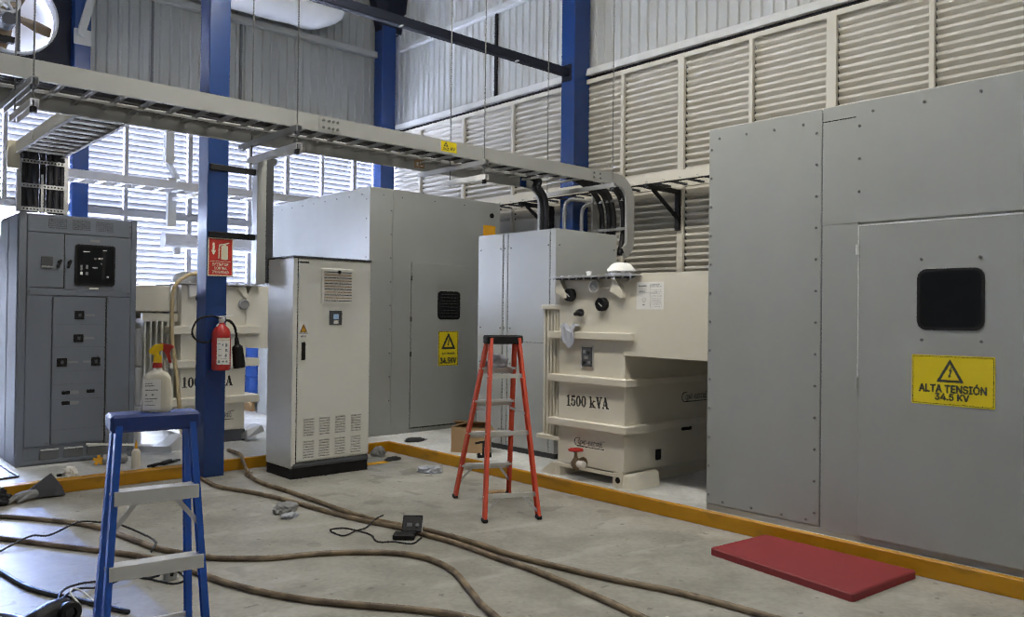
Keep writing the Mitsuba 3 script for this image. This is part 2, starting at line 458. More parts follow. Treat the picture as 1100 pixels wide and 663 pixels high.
# ------------------------------------------------------------------ steel frame
c = thing('steel_column', 'blue steel box column in front of the smaller transformer, carrying the fire extinguisher', 'column')
obj('post', bx(3.125, 3.335, 7.93, 8.17, 0, 8.3, 0.006), M_BLUE, c)
c = thing('steel_column', 'blue steel column on the right wall where the dark beam ends', 'column')
obj('post', bx(WX - 0.31, WX, 7.57, 7.82, P, 8.3, 0.006), M_BLUE, c)
obj('flange', bx(WX - 0.33, WX - 0.30, 7.55, 7.60, P, 8.3), M_BLUE, c)
c = thing('steel_column', 'blue steel column in the corner of the two walls', 'column')
obj('post', bx(7.93, 8.22, 12.24, 12.5, P, 8.3, 0.006), M_BLUE, c)
obj('haunch', hull([(x, y, z) for y in (12.27, 12.47) for x, z in ((7.93, 6.75), (8.4, 6.75), (7.93, 8.2), (7.55, 8.2), (8.3, 8.2))] + [(8.2, 11.7, 8.2), (8.0, 11.7, 8.2)]), M_NAVY, c)
c = thing('steel_column', 'blue steel column on the back wall, left, behind the cable drop', 'column')
obj('post', bx(2.965, 3.17, 12.27, 12.49, P, 8.3, 0.006), M_BLUE, c)
obj('gusset_plate', bx(2.95, 3.165, 12.24, 12.27, 5.32, 5.53), M_TRAY, c)
solo('diagonal_brace', beam((3.02, 12.20, 5.43), (3.24, 12.20, 6.35), 0.10, 0.07, (0, -1, 0), 0.006), M_TRAY, 'light grey diagonal brace bolted to the back left blue column beside the fan', 'brace')
t = thing('tie_beam', 'dark navy steel beam crossing the hall high up to the right wall column', 'beam')
obj('web', beam((-2, 7.7, 4.985), (8.0, 7.7, 4.985), 0.10, 0.09, bev=0.008), M_NAVY, t)
obj('lip', beam((-2, 7.655, 5.03), (8.0, 7.655, 5.03), 0.012, 0.03), M_NAVY, t)
obj('end_plate', bx(7.975, 7.99, 7.6, 7.8, 4.88, 5.10), M_NAVY, t)
for x in (5.2, 7.0):
    obj('clip', bx(x, x + 0.02, 7.63, 7.70, 4.925, 4.94), M_ZINC, t)

# white duct along the top of the back wall
prof, n = [], 40
V = []
for i, x in enumerate(np.linspace(2.0, 7.05, 60)):
    s = max(0.0, (x - 6.35) / 0.7)
    r = 0.34 * math.sqrt(max(0.0, 1 - s ** 2.2)) + 0.001
    r *= 1 + 0.03 * math.sin(x * 9) * min(1, max(0, (x - 5.6) / 0.5))
    V.append([(x, 12.07 - r * math.cos(a), 6.67 + 0.12 * s + r * math.sin(a)) for a in np.arange(28) * 2 * math.pi / 28])
V = np.array(V); nu, nv = V.shape[:2]
F = [[i * nv + j, i * nv + (j + 1) % nv, (i + 1) * nv + (j + 1) % nv, (i + 1) * nv + j] for i in range(nu - 1) for j in range(nv)]
d = thing('white_duct', 'white wrapped duct with a rounded end high on the back wall', 'duct')
obj('wrap', (V.reshape(-1, 3), F), M_WHITE, d, smooth=True)
for x in (3.4, 5.0, 6.1):
    obj('hanger_strap', bx(x, x + 0.03, 11.72, 12.42, 7.0, 7.015), M_ZINC, d)
    obj('hanger_rod', rod((x + 0.015, 12.07, 7.01), (x + 0.015, 12.07, 8.3), 0.008), M_ZINC, d)

# ------------------------------------------------------------------ wall fan
f = thing('wall_fan', 'large belt driven wall fan in a dark square panel, top left', 'fan')
FX, FZ, FR = 2.25, 5.58, 0.52
panel = sbox(1.55, 4.9, 3.0, 6.25).difference(Point(FX, FZ).buffer(FR, 24))
obj('panel', onB(ext(panel, 0.03), WY - 0.0), M_NAVY, f)
ring = Point(FX, FZ).buffer(FR + 0.012, 32).difference(Point(FX, FZ).buffer(FR - 0.012, 32))
obj('ring', onB(ext(ring, 0.22), WY + 0.06), M_TRAY, f, smooth=30)
for k in range(13):
    z = FZ - 0.5 + k * 0.082
    hw = math.sqrt(max(0.01, 0.51 ** 2 - (z - FZ) ** 2))
    obj('shutter_slat', beam((FX - hw, WY + 0.14, z), (FX + hw, WY + 0.14, z), 0.003, 0.097, (0, -0.12, 0.99)), M_SHUTTER, f)
for k in range(4):
    a = math.radians(-16 + 90 * k); ca, sa = math.cos(a), math.sin(a)
    pts = []
    for r, w, tw in ((0.08, 0.05, 0.03), (0.3, 0.085, 0.03), (0.49, 0.075, 0.02)):
        for s in (-1, 1):
            for th in (-0.004, 0.004):
                pts.append((FX + r * ca - s * w * sa, WY - 0.02 + s * tw + th, FZ + r * sa + s * w * ca))
    obj('fan_blade', hull(pts), M_BRASS, f)
obj('hub', disc(0.09, 0.1, (FX, WY - 0.0, FZ), (0, -1, 0), 24, 0.01), M_DARK, f, smooth=30)


def wheel(cx, cz, r, y, parent, spokes=5):
    rim = [disc(r, 0.05, (cx, y, cz), (0, -1, 0), 28)]
    p = Point(cx, cz).buffer(r, 24).difference(Point(cx, cz).buffer(r * 0.8, 24)).union(Point(cx, cz).buffer(r * 0.25))
    for k in range(spokes):
        a = k * 2 * math.pi / spokes + 0.3
        p = p.union(LineString([(cx, cz), (cx + r * 0.9 * math.cos(a), cz + r * 0.9 * math.sin(a))]).buffer(r * 0.08))
    return obj('pulley', onB(ext(p, 0.05), y), M_ZINC, parent)


wheel(2.16, 5.72, 0.17, WY - 0.12, f)
wheel(2.18, 5.44, 0.09, WY - 0.14, f, 3)
obj('motor', lathe([(0, 0), (0.09, 0), (0.1, 0.02), (0.1, 0.2), (0.08, 0.24), (0, 0.24)], 20, (2.17, WY - 0.06, 5.44), (0, -1, 0)), M_DARK, f, smooth=30)
obj('support_bar', bx(FX + 0.04, FX + 0.085, WY - 0.12, WY - 0.06, 4.95, 6.2), M_DARK, f)
obj('support_bar', bx(1.6, FX + 0.08, WY - 0.12, WY - 0.06, 5.56, 5.60), M_DARK, f)
obj('support_bar', bx(1.6, FX + 0.02, WY - 0.14, WY - 0.06, 5.18, 5.26), M_BLACK, f)

# ------------------------------------------------------------------ cable trays
NY, FY, TZ0, TZ1, XE = 5.95, 6.85, 3.13, 3.26, 7.0


def rail_profile(inner):
    s = 1 if inner > 0 else -1
    return Polygon([(0, 0), (0, TZ1 - TZ0), (s * 0.03, TZ1 - TZ0), (s * 0.03, TZ1 - TZ0 - 0.004), (s * 0.004, TZ1 - TZ0 - 0.004), (s * 0.004, 0.004), (s * 0.03, 0.004), (s * 0.03, 0)])


tr = thing('cable_tray', 'long grey ladder cable tray hanging across the hall in front of the blue column', 'cable tray')


def bent_rail(y, inner, xb, rad, zend, curl=0.0):
    """side rail: straight along x, then turning down at xb, as stacked plates"""
    pts = [(-3.0, (TZ0 + TZ1) / 2)]
    cx, cz = xb, (TZ0 + TZ1) / 2 - rad
    for a in np.linspace(90, 0, 9):
        pts.append((cx + rad * math.cos(math.radians(a)), cz + rad * math.sin(math.radians(a))))
    pts.append((xb + rad, zend))
    if curl:
        for a in np.linspace(0, -70, 5)[1:]:
            pts.append((xb + rad - curl + curl * math.cos(math.radians(a)), zend + curl * math.sin(math.radians(a))))
    line = LineString(pts)
    web = line.buffer((TZ1 - TZ0) / 2, cap_style=2, join_style=1)
    edge = web.difference(line.buffer((TZ1 - TZ0) / 2 - 0.004, cap_style=2, join_style=1))
    m1, m2 = onB(ext(web, 0.004), y), onB(ext(edge, 0.03), y + (0.03 if inner > 0 else 0.0))
    return raw(m1, m2)


obj('side_rail', bent_rail(NY, 1, XE, 0.24, 2.52, 0.16), M_TRAY, tr)
obj('side_rail', bent_rail(FY, -1, 6.45, 0.24, 2.6), M_TRAY, tr)
rungply = mikit.ply(prism(channel(0.035, 0.022, 0.003), (0, NY, TZ0 + 0.10), (0, FY, TZ0 + 0.10), (0, 0, -1)), M_TRAY)
for x in np.arange(-0.6, 6.9, 0.205):
    again('rung', rungply, tr, (x, 0, 0))
for z in (3.0, 2.66):
    obj('rung', beam((XE + 0.21, NY, z), (XE + 0.21, 6.5, z), 0.02, 0.03), M_TRAY, tr)
obj('inner_rail', bx(XE + 0.18, XE + 0.28, 6.48, 6.50, 2.55, 3.1), M_TRAY, tr)
obj('ground_bar', tube([(-3, 6.60, TZ0 + 0.085), (6.2, 6.60, TZ0 + 0.085)], 0.014, 8, False), M_WHITETRAY, tr)
obj('splice_plate', bx(3.25, 3.46, NY - 0.008, NY, TZ0 + 0.015, TZ1 - 0.015), M_TRAY, tr)
for u in (3.29, 3.34, 3.38, 3.42):
    for z in (TZ0 + 0.035, TZ1 - 0.035):
        obj('bolt', disc(0.011, 0.01, (u, NY - 0.008, z), (0, -1, 0), 8), M_BOLT, tr)
obj('splice_plate', bx(6.55, 6.75, NY - 0.008, NY, TZ0 + 0.015, TZ1 - 0.015), M_TRAY, tr)
for u in (6.6, 6.7):
    for z in (TZ0 + 0.04, TZ1 - 0.04):
        obj('bolt', disc(0.011, 0.01, (u, NY - 0.008, z), (0, -1, 0), 8), M_BOLT, tr)

# power cables lying in the tray and dropping behind the cabinet
for k, (y, yd) in enumerate(((6.22, 6.02), (6.30, 6.09), (6.38, 6.24))):
    solo('power_cable', tube([(-3, y, TZ0 + 0.135), (3, y, TZ0 + 0.135), (6.5, y, TZ0 + 0.135), (6.8, (y + yd) / 2, TZ0 + 0.13), (7.13, yd, 3.11), (7.27, yd, 2.9), (7.28, yd, 2.62), (7.22, yd, 2.36)], 0.033, 10), M_CABLE,
         'black power cable bending down at the long tray end, ' + ('nearest of five', 'second nearest of five', 'middle of five')[k], 'cable', 'power cables in the long tray', smooth=True)
for k, (y, yd) in enumerate(((6.46, 6.31), (6.53, 6.42))):
    solo('power_cable', tube([(-3, y, TZ0 + 0.135), (3, y, TZ0 + 0.135), (6.5, y, TZ0 + 0.135), (6.8, (y + yd) / 2, TZ0 + 0.13), (7.13, yd, 3.11), (7.27, yd, 2.9), (7.28, yd, 2.62), (7.22, yd, 2.36)], 0.033, 10), M_CABLE,
         'black power cable bending down at the long tray end, ' + ('fourth of five', 'farthest of five')[k], 'cable', 'power cables in the long tray', smooth=True)
for k, y in enumerate((6.70, 6.77)):
    solo('power_cable', tube([(-3, y, TZ0 + 0.135), (3, y, TZ0 + 0.135), (6.15, y, TZ0 + 0.135), (6.5, y, 3.12), (6.62, y, 2.95), (6.62, y, 2.58)], 0.028, 10), M_CABLE,
         ('nearer', 'farther')[k] + ' black cable dropping beside the far tray rail onto the narrow cabinet', 'cable', 'power cables beside the far rail', smooth=True)
for k, (x, y, z1) in enumerate(((6.95, 6.72, 3.06), (7.1, 6.58, 3.0))):
    solo('conduit', tube([(x + 0.45, y, z1), (x + 0.2, y, z1), (x + 0.06, y, z1 - 0.03), (x, y, z1 - 0.14), (x, y, 2.58)], 0.022, 10), M_ZINC,
         ('outer of two bent grey conduits rising from the narrow cabinet', 'inner of two bent grey conduits next to the black cables above the narrow cabinet')[k], 'conduit', smooth=True)

# trapeze hangers
for k, (x, yb, lab) in enumerate(((1.19, 6.42, 'strut hanger with threaded rods at the left end of the long tray'), (3.03, 6.7, 'strut hanger with threaded rods right of the blue column'),
                                  (4.98, 6.40, 'strut hanger with threaded rods above the narrow cabinet'), (6.85, 6.9, 'pair of thin threaded rods at the bend of the long tray'))):
    h = thing('tray_hanger', lab, 'hanger')
    obj('threaded_rod', rod((x, NY - 0.06, 2.93 if k < 3 else TZ0 - 0.03), (x, NY - 0.06, 8.3), 0.0055, 8), M_RODS, h)
    obj('threaded_rod', rod((x, yb + 0.02, 2.93 if k < 3 else TZ0 - 0.03), (x, yb + 0.02, 8.3), 0.0055, 8), M_RODS, h)
    obj('upper_strut', prism(channel(0.045, 0.045), (x, NY - 0.1, TZ0 - 0.002), (x, FY + 0.1, TZ0 - 0.002), (0, 0, -1)), M_TRAY, h)
    obj('nut', disc(0.02, 0.03, (x, NY - 0.06, TZ0 - 0.08), (0, 0, 1), 6), M_DARK, h)
    if k < 3:
        obj('lower_strut', prism(channel(0.05, 0.05), (x, NY - 0.1, 2.985), (x, yb + 0.06, 2.985), (0, 0, -1)), M_WHITE, h)
        obj('nut', disc(0.022, 0.04, (x, NY - 0.06, 2.90), (0, 0, 1), 6), M_BLACK, h)

# tray branch that runs to the switchgear, and its vertical drop with cables
t2 = thing('cable_tray', 'cream branch cable tray running back from the long tray to the grey switchgear', 'cable tray')
for x in (1.66, 2.07):
    obj('side_rail', bx(x, x + 0.004, 6.90, 8.92, 3.14, 3.25), M_IVORY if x < 1.8 else M_TRAY, t2)
    obj('flange', bx(min(x, x + (0.03 if x < 1.8 else -0.03)), max(x, x + (0.03 if x < 1.8 else -0.03)), 6.9, 8.9, 3.138, 3.143), M_TRAY, t2)
rp = mikit.ply(bx(1.66, 2.07, -0.045, 0.045, 3.16, 3.172), M_WHITETRAY)
for y in np.arange(7.0, 8.9, 0.2):
    again('rung', rp, t2, (0, y, 0))
obj('splice_plate', bx(1.65, 1.66, 8.2, 8.35, 3.155, 3.235), M_IVORY, t2)
t3 = thing('cable_drop', 'vertical punched ladder carrying black cables down into the grey switchgear', 'cable ladder')
for x in (1.72, 2.13):
    obj('side_rail', bx(x - 0.018, x + 0.018, 9.04, 9.10, 2.6, 3.17), M_ZINC, t3)
obj('corner_plate', bx(1.60, 1.70, 8.93, 9.0, 3.0, 3.26), M_IVORY, t3)
for z in (3.10, 2.86, 2.63):
    holes = sbox(1.73, z - 0.02, 2.12, z + 0.02)
    for u in np.arange(1.75, 2.11, 0.03):
        holes = holes.difference(sbox(u, z - 0.008, u + 0.015, z + 0.008))
    obj('punched_bar', onB(ext(holes, 0.004), 9.03), M_ZINC, t3)
obj('centre_strip', bx(1.905, 1.925, 9.026, 9.034, 2.6, 2.98), M_ZINC, t3)
for k, (x, place) in enumerate(((1.755, 'leftmost of seven'), (1.81, 'second from the left of seven'), (1.865, 'third from the left of seven'), (1.925, 'middle one of seven'), (1.985, 'third from the right of seven'), (2.04, 'second from the right of seven'), (2.095, 'rightmost of seven'))):
    xs = 1.70 + k * 0.055
    solo('feeder_cable', tube([(xs, 6.93, 3.21), (xs, 8.6, 3.21), (xs * 0.5 + x * 0.5, 8.95, 3.20), (x, 9.06, 3.10), (x, 9.066, 2.9), (x, 9.066, 2.60)], 0.0275, 8), M_CABLE,
         f'black feeder cable on the punched ladder above the switchgear, {place}', 'cable', 'feeder cables into the switchgear', smooth=True)

# tray along the right wall with brackets
t4 = thing('cable_tray', 'pale cable tray on black brackets along the cream louvres of the right wall', 'cable tray')
for x in (7.6, 8.05):
    obj('side_rail', bx(x, x + 0.025, 1.5, 12.2, 3.225, 3.33), M_LOUVRE, t4)
rp = mikit.ply(bx(7.6, 8.05, -0.02, 0.02, 3.235, 3.255), M_DARK)
for y in np.arange(3.6, 9.6, 0.24):
    again('rung', rp, t4, (0, y, 0))
for y, lab in ((6.0, 'black triangular wall bracket between the narrow cabinet and the right enclosure'), (8.2, 'black triangular wall bracket behind the cable bend beside the right wall column')):
    b = thing('wall_bracket', lab, 'bracket')
    obj('upright', bx(8.19, 8.24, y - 0.03, y + 0.03, 2.72, 3.22), M_BLACK, b)
    obj('arm', bx(7.58, 8.24, y - 0.025, y + 0.025, 3.17, 3.222), M_BLACK, b)
    obj('diagonal', beam((7.72, y, 3.17), (8.19, y, 2.88), 0.04, 0.03), M_BLACK, b)
solo('tray_cable', tube([(7.75, 1.6, 3.29), (7.75, 6.0, 3.29), (7.75, 12.0, 3.29)], 0.03, 8), M_CABLE, 'black cable lying in the pale wall tray, front one', 'cable', smooth=True)
solo('tray_cable', tube([(7.87, 1.6, 3.29), (7.87, 6.0, 3.29), (7.87, 12.0, 3.29)], 0.03, 8), M_CABLE, 'black cable lying in the pale wall tray, next to the louvres', 'cable', smooth=True)

# tray along the back wall, with its bracket, and the white tank pipe
t5 = thing('cable_tray', 'light grey cable tray along the back louvres behind the blue column', 'cable tray')
for y in (11.7, 12.1):
    obj('side_rail', bx(2.5, 7.9, y, y + 0.02, 3.385, 3.50), M_PIPE, t5)
rp = mikit.ply(bx(-0.03, 0.03, 11.7, 12.1, 3.39, 3.41), M_PIPE)
for x in np.arange(2.7, 7.9, 0.26):
    again('rung', rp, t5, (x, 0, 0))
b = thing('tray_bracket', 'grey kinked post with an arm holding the tray on the back louvres', 'bracket')
obj('post', bx(4.22, 4.34, 12.18, 12.26, 2.9, 3.62), M_TRAY, b)
obj('post', bx(4.22, 4.34, 12.3, 12.42, 3.85, 4.85), M_TRAY, b)
obj('kink', beam((4.28, 12.36, 3.86), (4.36, 12.22, 3.60), 0.10, 0.05), M_TRAY, b)
obj('arm', beam((4.3, 12.22, 3.30), (4.40, 11.65, 3.32), 0.06, 0.05), M_WHITETRAY, b)
obj('diagonal', beam((4.36, 12.2, 3.50), (4.42, 11.75, 3.33), 0.05, 0.03), M_TRAY, b)
p = thing('white_pipe', 'white capped horizontal pipe with a short stub before the back louvres', 'pipe')
obj('barrel', lathe([(0, 0), (0.10, 0), (0.11, 0.012), (0.11, 1.55), (0, 1.55)], 24, (4.16, 12.2, 2.69), (1, 0, 0)), M_PIPE, p, smooth=30)
obj('rim', lathe([(0.105, 0), (0.125, 0), (0.125, 0.025), (0.105, 0.025)], 24, (4.16, 12.2, 2.69), (1, 0, 0)), M_PIPE, p, smooth=30)
obj('stub', lathe([(0, 0), (0.055, 0), (0.055, 0.12), (0, 0.12)], 16, (4.36, 12.2, 2.49), (0, 0, 1)), M_PIPE, p, smooth=30)
for x in (4.5, 5.4):
    obj('bracket', bx(x, x + 0.03, 12.15, 12.46, 2.79, 2.82), M_ZINC, p)

# bracket post beside the column
b = thing('tray_support', 'grey channel post held to the blue column by two dark arms', 'bracket')
obj('post', bx(3.61, 3.71, 7.86, 7.98, 1.93, 3.26, 0.004), M_TRAY, b)
obj('profile', bx(3.71, 3.80, 7.88, 7.99, 1.95, 3.25, 0.01), M_DARK, b)
obj('foot', bx(3.78, 3.89, 7.9, 7.98, 1.93, 1.99), M_DARK, b)
obj('foot', bx(3.78, 3.84, 7.9, 7.98, 3.19, 3.25), M_DARK, b)
for z in (3.08, 2.41):
    obj('arm', bx(3.14, 3.62, 7.90, 7.93, z - 0.03, z + 0.03, 0.004), M_BLACK, b)
obj('top_arm', beam((3.66, 7.92, 3.235), (3.45, 6.6, 3.10), 0.05, 0.045), M_WHITETRAY, b)

# stickers on the tray
s = thing('tray_sticker', 'small yellow warning sticker on the near rail of the long tray', 'sticker')
lo = 4.50
obj('plate', onB(ext(sbox(lo, TZ0 + 0.022, lo + 0.185, TZ1 - 0.012), 0.001), NY - 0.0042), M_YELLOW, s)
obj('print', onB(raw(ext(Polygon([(lo + 0.03, TZ0 + 0.07), (lo + 0.085, TZ0 + 0.07), (lo + 0.058, TZ0 + 0.112)]).difference(Polygon([(lo + 0.045, TZ0 + 0.078), (lo + 0.07, TZ0 + 0.078), (lo + 0.058, TZ0 + 0.098)])), 0.001),
                     text('34.5', 0.024, lo + 0.06, TZ0 + 0.048), text('KV', 0.03, lo + 0.14, TZ0 + 0.055)), NY - 0.0042, 0.001), M_INK, s)
s = thing('tray_sticker', 'faded brown sticker on the far rail of the long tray', 'sticker')
obj('plate', onB(ext(sbox(4.84, TZ0 + 0.03, 4.97, TZ1 - 0.01), 0.001), FY - 0.0042), M_CARD, s)
obj('print', onB(ext(unary_union([sbox(4.87, TZ0 + 0.05, 4.89, TZ0 + 0.09), sbox(4.91, TZ0 + 0.05, 4.95, TZ0 + 0.06), sbox(4.91, TZ0 + 0.075, 4.93, TZ0 + 0.1)]), 0.001), FY - 0.0042, 0.001), M_PAPER, s)
solo('tape_band', onB(ext(sbox(6.33, TZ0 + 0.005, 6.43, TZ1 - 0.005), 0.002), FY - 0.0042), M_BLUE, 'blue tape on the far tray rail just before it bends down', 'tape')


# ------------------------------------------------------------------ enclosures and cabinets
def boltsA(parent, X, pts, r=0.0095):
    ply = mikit.ply(disc(r, 0.009, (0, 0, 0), (-1, 0, 0), 8, 0.003), M_BOLT)
    for y, z in pts:
        again('bolt', ply, parent, (X, y, z))


def boltsB(parent, Y, pts, r=0.0095):
    ply = mikit.ply(disc(r, 0.009, (0, 0, 0), (0, -1, 0), 8, 0.003), M_BOLT)
    for x, z in pts:
        again('bolt', ply, parent, (x, Y, z))


BOLT3 = None
ENX, ENT = 5.48, 3.135
e = thing('transformer_enclosure', 'large grey steel enclosure filling the right side, with a window and a high voltage sign', 'enclosure')
obj('body', bx(ENX + 0.012, 7.5, -1.5, 3.69, P, ENT - 0.01), M_STEEL, e)
obj('side_panel', bx(ENX, ENX + 0.014, 2.765, 3.702, 0.168, ENT, 0.003), M_STEEL, e)
obj('filler_panel', bx(ENX + 0.002, ENX + 0.014, 2.487, 2.755, 0.15, ENT - 0.10, 0.003), M_STEEL, e)
obj('top_panel', bx(ENX, ENX + 0.014, -1.5, 2.755, 2.30, ENT, 0.003), M_STEEL, e)
obj('base_rail', bx(ENX + 0.004, ENX + 0.02, 2.46, 3.70, P, 0.163), M_STEEL, e)
dr_ = obj('door', bx(ENX - 0.016, ENX + 0.012, 0.55, 2.483, 0.163, 2.278, 0.004), M_STEEL, e)
obj('edge_trim', raw(bx(ENX - 0.017, ENX - 0.008, 0.55, 2.486, 2.276, 2.286), bx(ENX - 0.017, ENX - 0.008, 2.483, 2.490, 1.25, 2.28)), M_LIGHTEDGE, e + '__door')
obj('seam', bx(ENX + 0.004, ENX + 0.010, 2.753, 2.767, 0.16, ENT - 0.03), M_SEAM2, e)
obj('seam', bx(ENX - 0.002, ENX + 0.003, 2.52, 2.755, ENT - 0.103, ENT - 0.096), M_SEAM, e)
obj('hinge', disc(0.012, 0.07, (ENX - 0.018, 2.492, 2.08), (0, 0, 1), 10), M_LIGHTEDGE, e, smooth=30)
obj('hinge', disc(0.012, 0.07, (ENX - 0.018, 2.492, 1.17), (0, 0, 1), 10), M_STEEL, e, smooth=30)
obj('window_pane', onA(ext(rrect(-2.085, -1.718, 1.59, 1.952, 0.05), 0.003), ENX - 0.0165), M_GLASS, e)
obj('window_gasket', onA(ext(rrect(-2.10, -1.703, 1.575, 1.967, 0.06).difference(rrect(-2.082, -1.721, 1.593, 1.949, 0.048)), 0.006), ENX - 0.0165), M_BLACK, e)
boltsA(e, ENX, [(3.609, 3.055), (3.369, 3.053), (3.134, 3.045), (2.905, 3.047), (2.401, 3.057), (2.07, 3.057), (1.736, 3.058), (1.4, 3.058), (1.06, 3.058)])
boltsA(e, ENX, [(3.68, 2.975 - 0.228 * k) for k in range(13)] + [(2.80, 2.968 - 0.226 * k) for k in range(13)])
boltsA(e, ENX, [(2.492, z) for z in (2.97, 2.745, 2.516, 2.30)] + [(y, 0.20) for y in (3.55, 3.3, 3.05, 2.86)])
boltsA(e, ENX - 0.016, [(2.075, 2.03), (1.73, 2.032), (2.071, 1.511), (1.722, 1.51)])


def bolt_triangle(cx, cy_, h, t=0.085):
    """outline and lightning bolt of a warning triangle, h high, centred"""
    w = h * 1.1
    tri = Polygon([(cx - w / 2, cy_ - h / 2), (cx + w / 2, cy_ - h / 2), (cx, cy_ + h / 2)])
    ring_ = tri.buffer(0.03 * h, 4).difference(tri.buffer(-t * h))
    B = [(0.06, 0.22), (-0.07, 0.0), (0.0, 0.0), (-0.05, -0.20), (-0.085, -0.18), (-0.05, -0.32), (0.06, -0.24), (0.015, -0.215), (0.10, 0.06), (0.02, 0.06), (0.13, 0.24)]
    return ring_.union(Polygon([(cx + a * h, cy_ + b * h) for a, b in B]).buffer(0))


s = thing('warning_sign', 'yellow sign reading ALTA TENSIÓN 34.5 KV on the door of the right enclosure', 'sign')
su, sv = -1.886, 1.258
obj('plate', onA(ext(rrect(su - 0.243, su + 0.243, sv - 0.158, sv + 0.158, 0.008), 0.004), ENX - 0.016), M_YELLOW, s)
obj('border', onA(ext(rrect(su - 0.236, su + 0.236, sv - 0.151, sv + 0.151, 0.006).difference(rrect(su - 0.233, su + 0.233, sv - 0.148, sv + 0.148, 0.005)), 0.001), ENX - 0.02), M_INK, s)
obj('symbol', onA(ext(bolt_triangle(su - 0.012, sv + 0.06, 0.135), 0.001), ENX - 0.02), M_INK, s)
obj('lettering', onA(raw(heavy(text('ALTA TENSIÓN', 0.046, su, sv - 0.046, 0.395), 0.0012), heavy(text('34.5 KV', 0.040, su, sv - 0.104, 0.20), 0.0012)), ENX - 0.02), M_INK, s)

# back enclosure
BEY = 8.57
e = thing('transformer_enclosure', 'grey steel enclosure at the back with a narrow louvred window and a 34.5KV sign', 'enclosure')
obj('body', bx(5.412, 7.55, BEY + 0.012, 11.64, P, 3.21), M_STEEL, e)
obj('side_panel', bx(5.4, 5.414, BEY + 0.0, 11.65, P + 0.03, 3.225, 0.003), M_STEEL, e)
obj('front_panel', bx(5.402, 5.74, BEY, BEY + 0.014, P + 0.03, 3.225, 0.003), M_STEEL, e)
obj('front_panel', bx(5.746, 7.55, BEY, BEY + 0.014, P + 0.03, 3.225, 0.003), M_STEEL, e)
obj('door', bx(6.04, 7.40, BEY - 0.014, BEY + 0.002, 0.185, 2.315, 0.003), M_STEEL, e)
obj('seam', bx(6.030, 6.040, BEY - 0.004, BEY + 0.001, 0.16, 2.32), M_SEAM2, e)
obj('base_seam', bx(6.05, 7.4, BEY - 0.008, BEY + 0.001, 0.168, 0.184), M_SEAM, e)
for z in (2.08, 1.55, 1.1):
    obj('hinge', disc(0.012, 0.06, (6.035, BEY - 0.008, z), (0, 0, 1), 8), M_SEAM, e)
obj('window_gasket', onB(ext(rrect(6.455, 6.832, 1.58, 1.955, 0.05), 0.005), BEY - 0.014), M_BLACK, e)
for k in range(8):
    obj('window_slat', beam((6.5, BEY - 0.022, 1.62 + k * 0.042), (6.78, BEY - 0.022, 1.62 + k * 0.042), 0.012, 0.005), M_DARK, e)
boltsB(e, BEY, [(5.60, 3.14), (5.88, 3.13), (6.4, 3.14), (6.9, 3.14)] + [(5.715, 2.95 - 0.3 * k) for k in range(9)])
boltsA(e, 5.4, [(8.64, 3.07 - 0.24 * k) for k in range(12)] + [(8.75 + 0.31 * k, 3.14) for k in range(9)])
obj('cable_hole', disc(0.035, 0.012, (7.39, BEY, 3.04), (0, -1, 0), 16), M_BLACK, e)
solo('orange_tag', onB(ext(rrect(7.24, 7.46, 2.75, 2.90, 0.01), 0.006), BEY), M_ORANGE, 'orange plate on the back enclosure just above the narrow cabinet', 'plate')
s = thing('warning_sign', 'upright yellow sign with a triangle and 34.5KV on the door of the back enclosure', 'sign')
su, sv = 6.64, 1.192
obj('plate', onB(ext(rrect(6.472, 6.805, 0.962, 1.422, 0.006), 0.004), BEY - 0.014), M_YELLOW, s)
obj('border', onB(ext(sbox(6.478, 0.968, 6.799, 1.416).difference(sbox(6.484, 0.974, 6.793, 1.410)), 0.001), BEY - 0.018), M_INK, s)
obj('symbol', onB(ext(bolt_triangle(su, 1.29, 0.20, 0.11), 0.001), BEY - 0.018), M_INK, s)
obj('lettering', onB(raw(heavy(text('34.5KV', 0.072, su, 1.03, 0.27), 0.003), heavy(text('ALTA TENSIÓN', 0.02, su, 1.128, 0.21), 0.001)), BEY - 0.018), M_INK, s)

# narrow cabinet between back enclosure and the big transformer
MX0, MX1, MY0, MY1, MT = 6.1, 7.09, 6.02, 7.31, 2.575
e = thing('junction_cabinet', 'narrow light grey two door cabinet behind the orange ladder', 'cabinet')
obj('body', bx(MX0 + 0.012, MX1, MY0, MY1, P + 0.06, MT, 0.004), M_MID, e)
obj('plinth', bx(MX0 + 0.03, MX1 - 0.02, MY0 + 0.02, MY1 - 0.02, P, P + 0.06), M_DARK, e)
obj('door', bx(MX0, MX0 + 0.014, 6.87, MY1 - 0.01, P + 0.07, MT - 0.003, 0.003), M_MID, e)
obj('centre_post', bx(MX0 + 0.001, MX0 + 0.014, 6.79, 6.855, P + 0.07, MT - 0.003, 0.003), M_MID, e)
obj('door', bx(MX0, MX0 + 0.014, 6.115, 6.775, P + 0.07, MT - 0.003, 0.003), M_MID, e)
obj('corner_post', bx(MX0 - 0.002, MX0 + 0.014, MY0 - 0.002, 6.10, P + 0.07, MT, 0.003), M_MID, e)
for y in (6.862, 6.782, 6.107):
    obj('seam', bx(MX0 + 0.009, MX0 + 0.013, y - 0.006, y + 0.006, P + 0.07, MT - 0.01), M_SEAM, e)
obj('seam', bx(MX0 - 0.001, MX0 + 0.002, 6.12, 6.77, 1.345, 1.351), M_SEAM2, e)
boltsA(e, MX0, [(y, z) for y in (7.25, 6.90, 6.83, 6.73, 6.13) for z in (2.40, 1.50, 1.10, 0.35)], 0.009)
boltsB(e, MY0, [(6.15, 2.40), (6.15, 2.0), (7.04, 2.4)], 0.009)

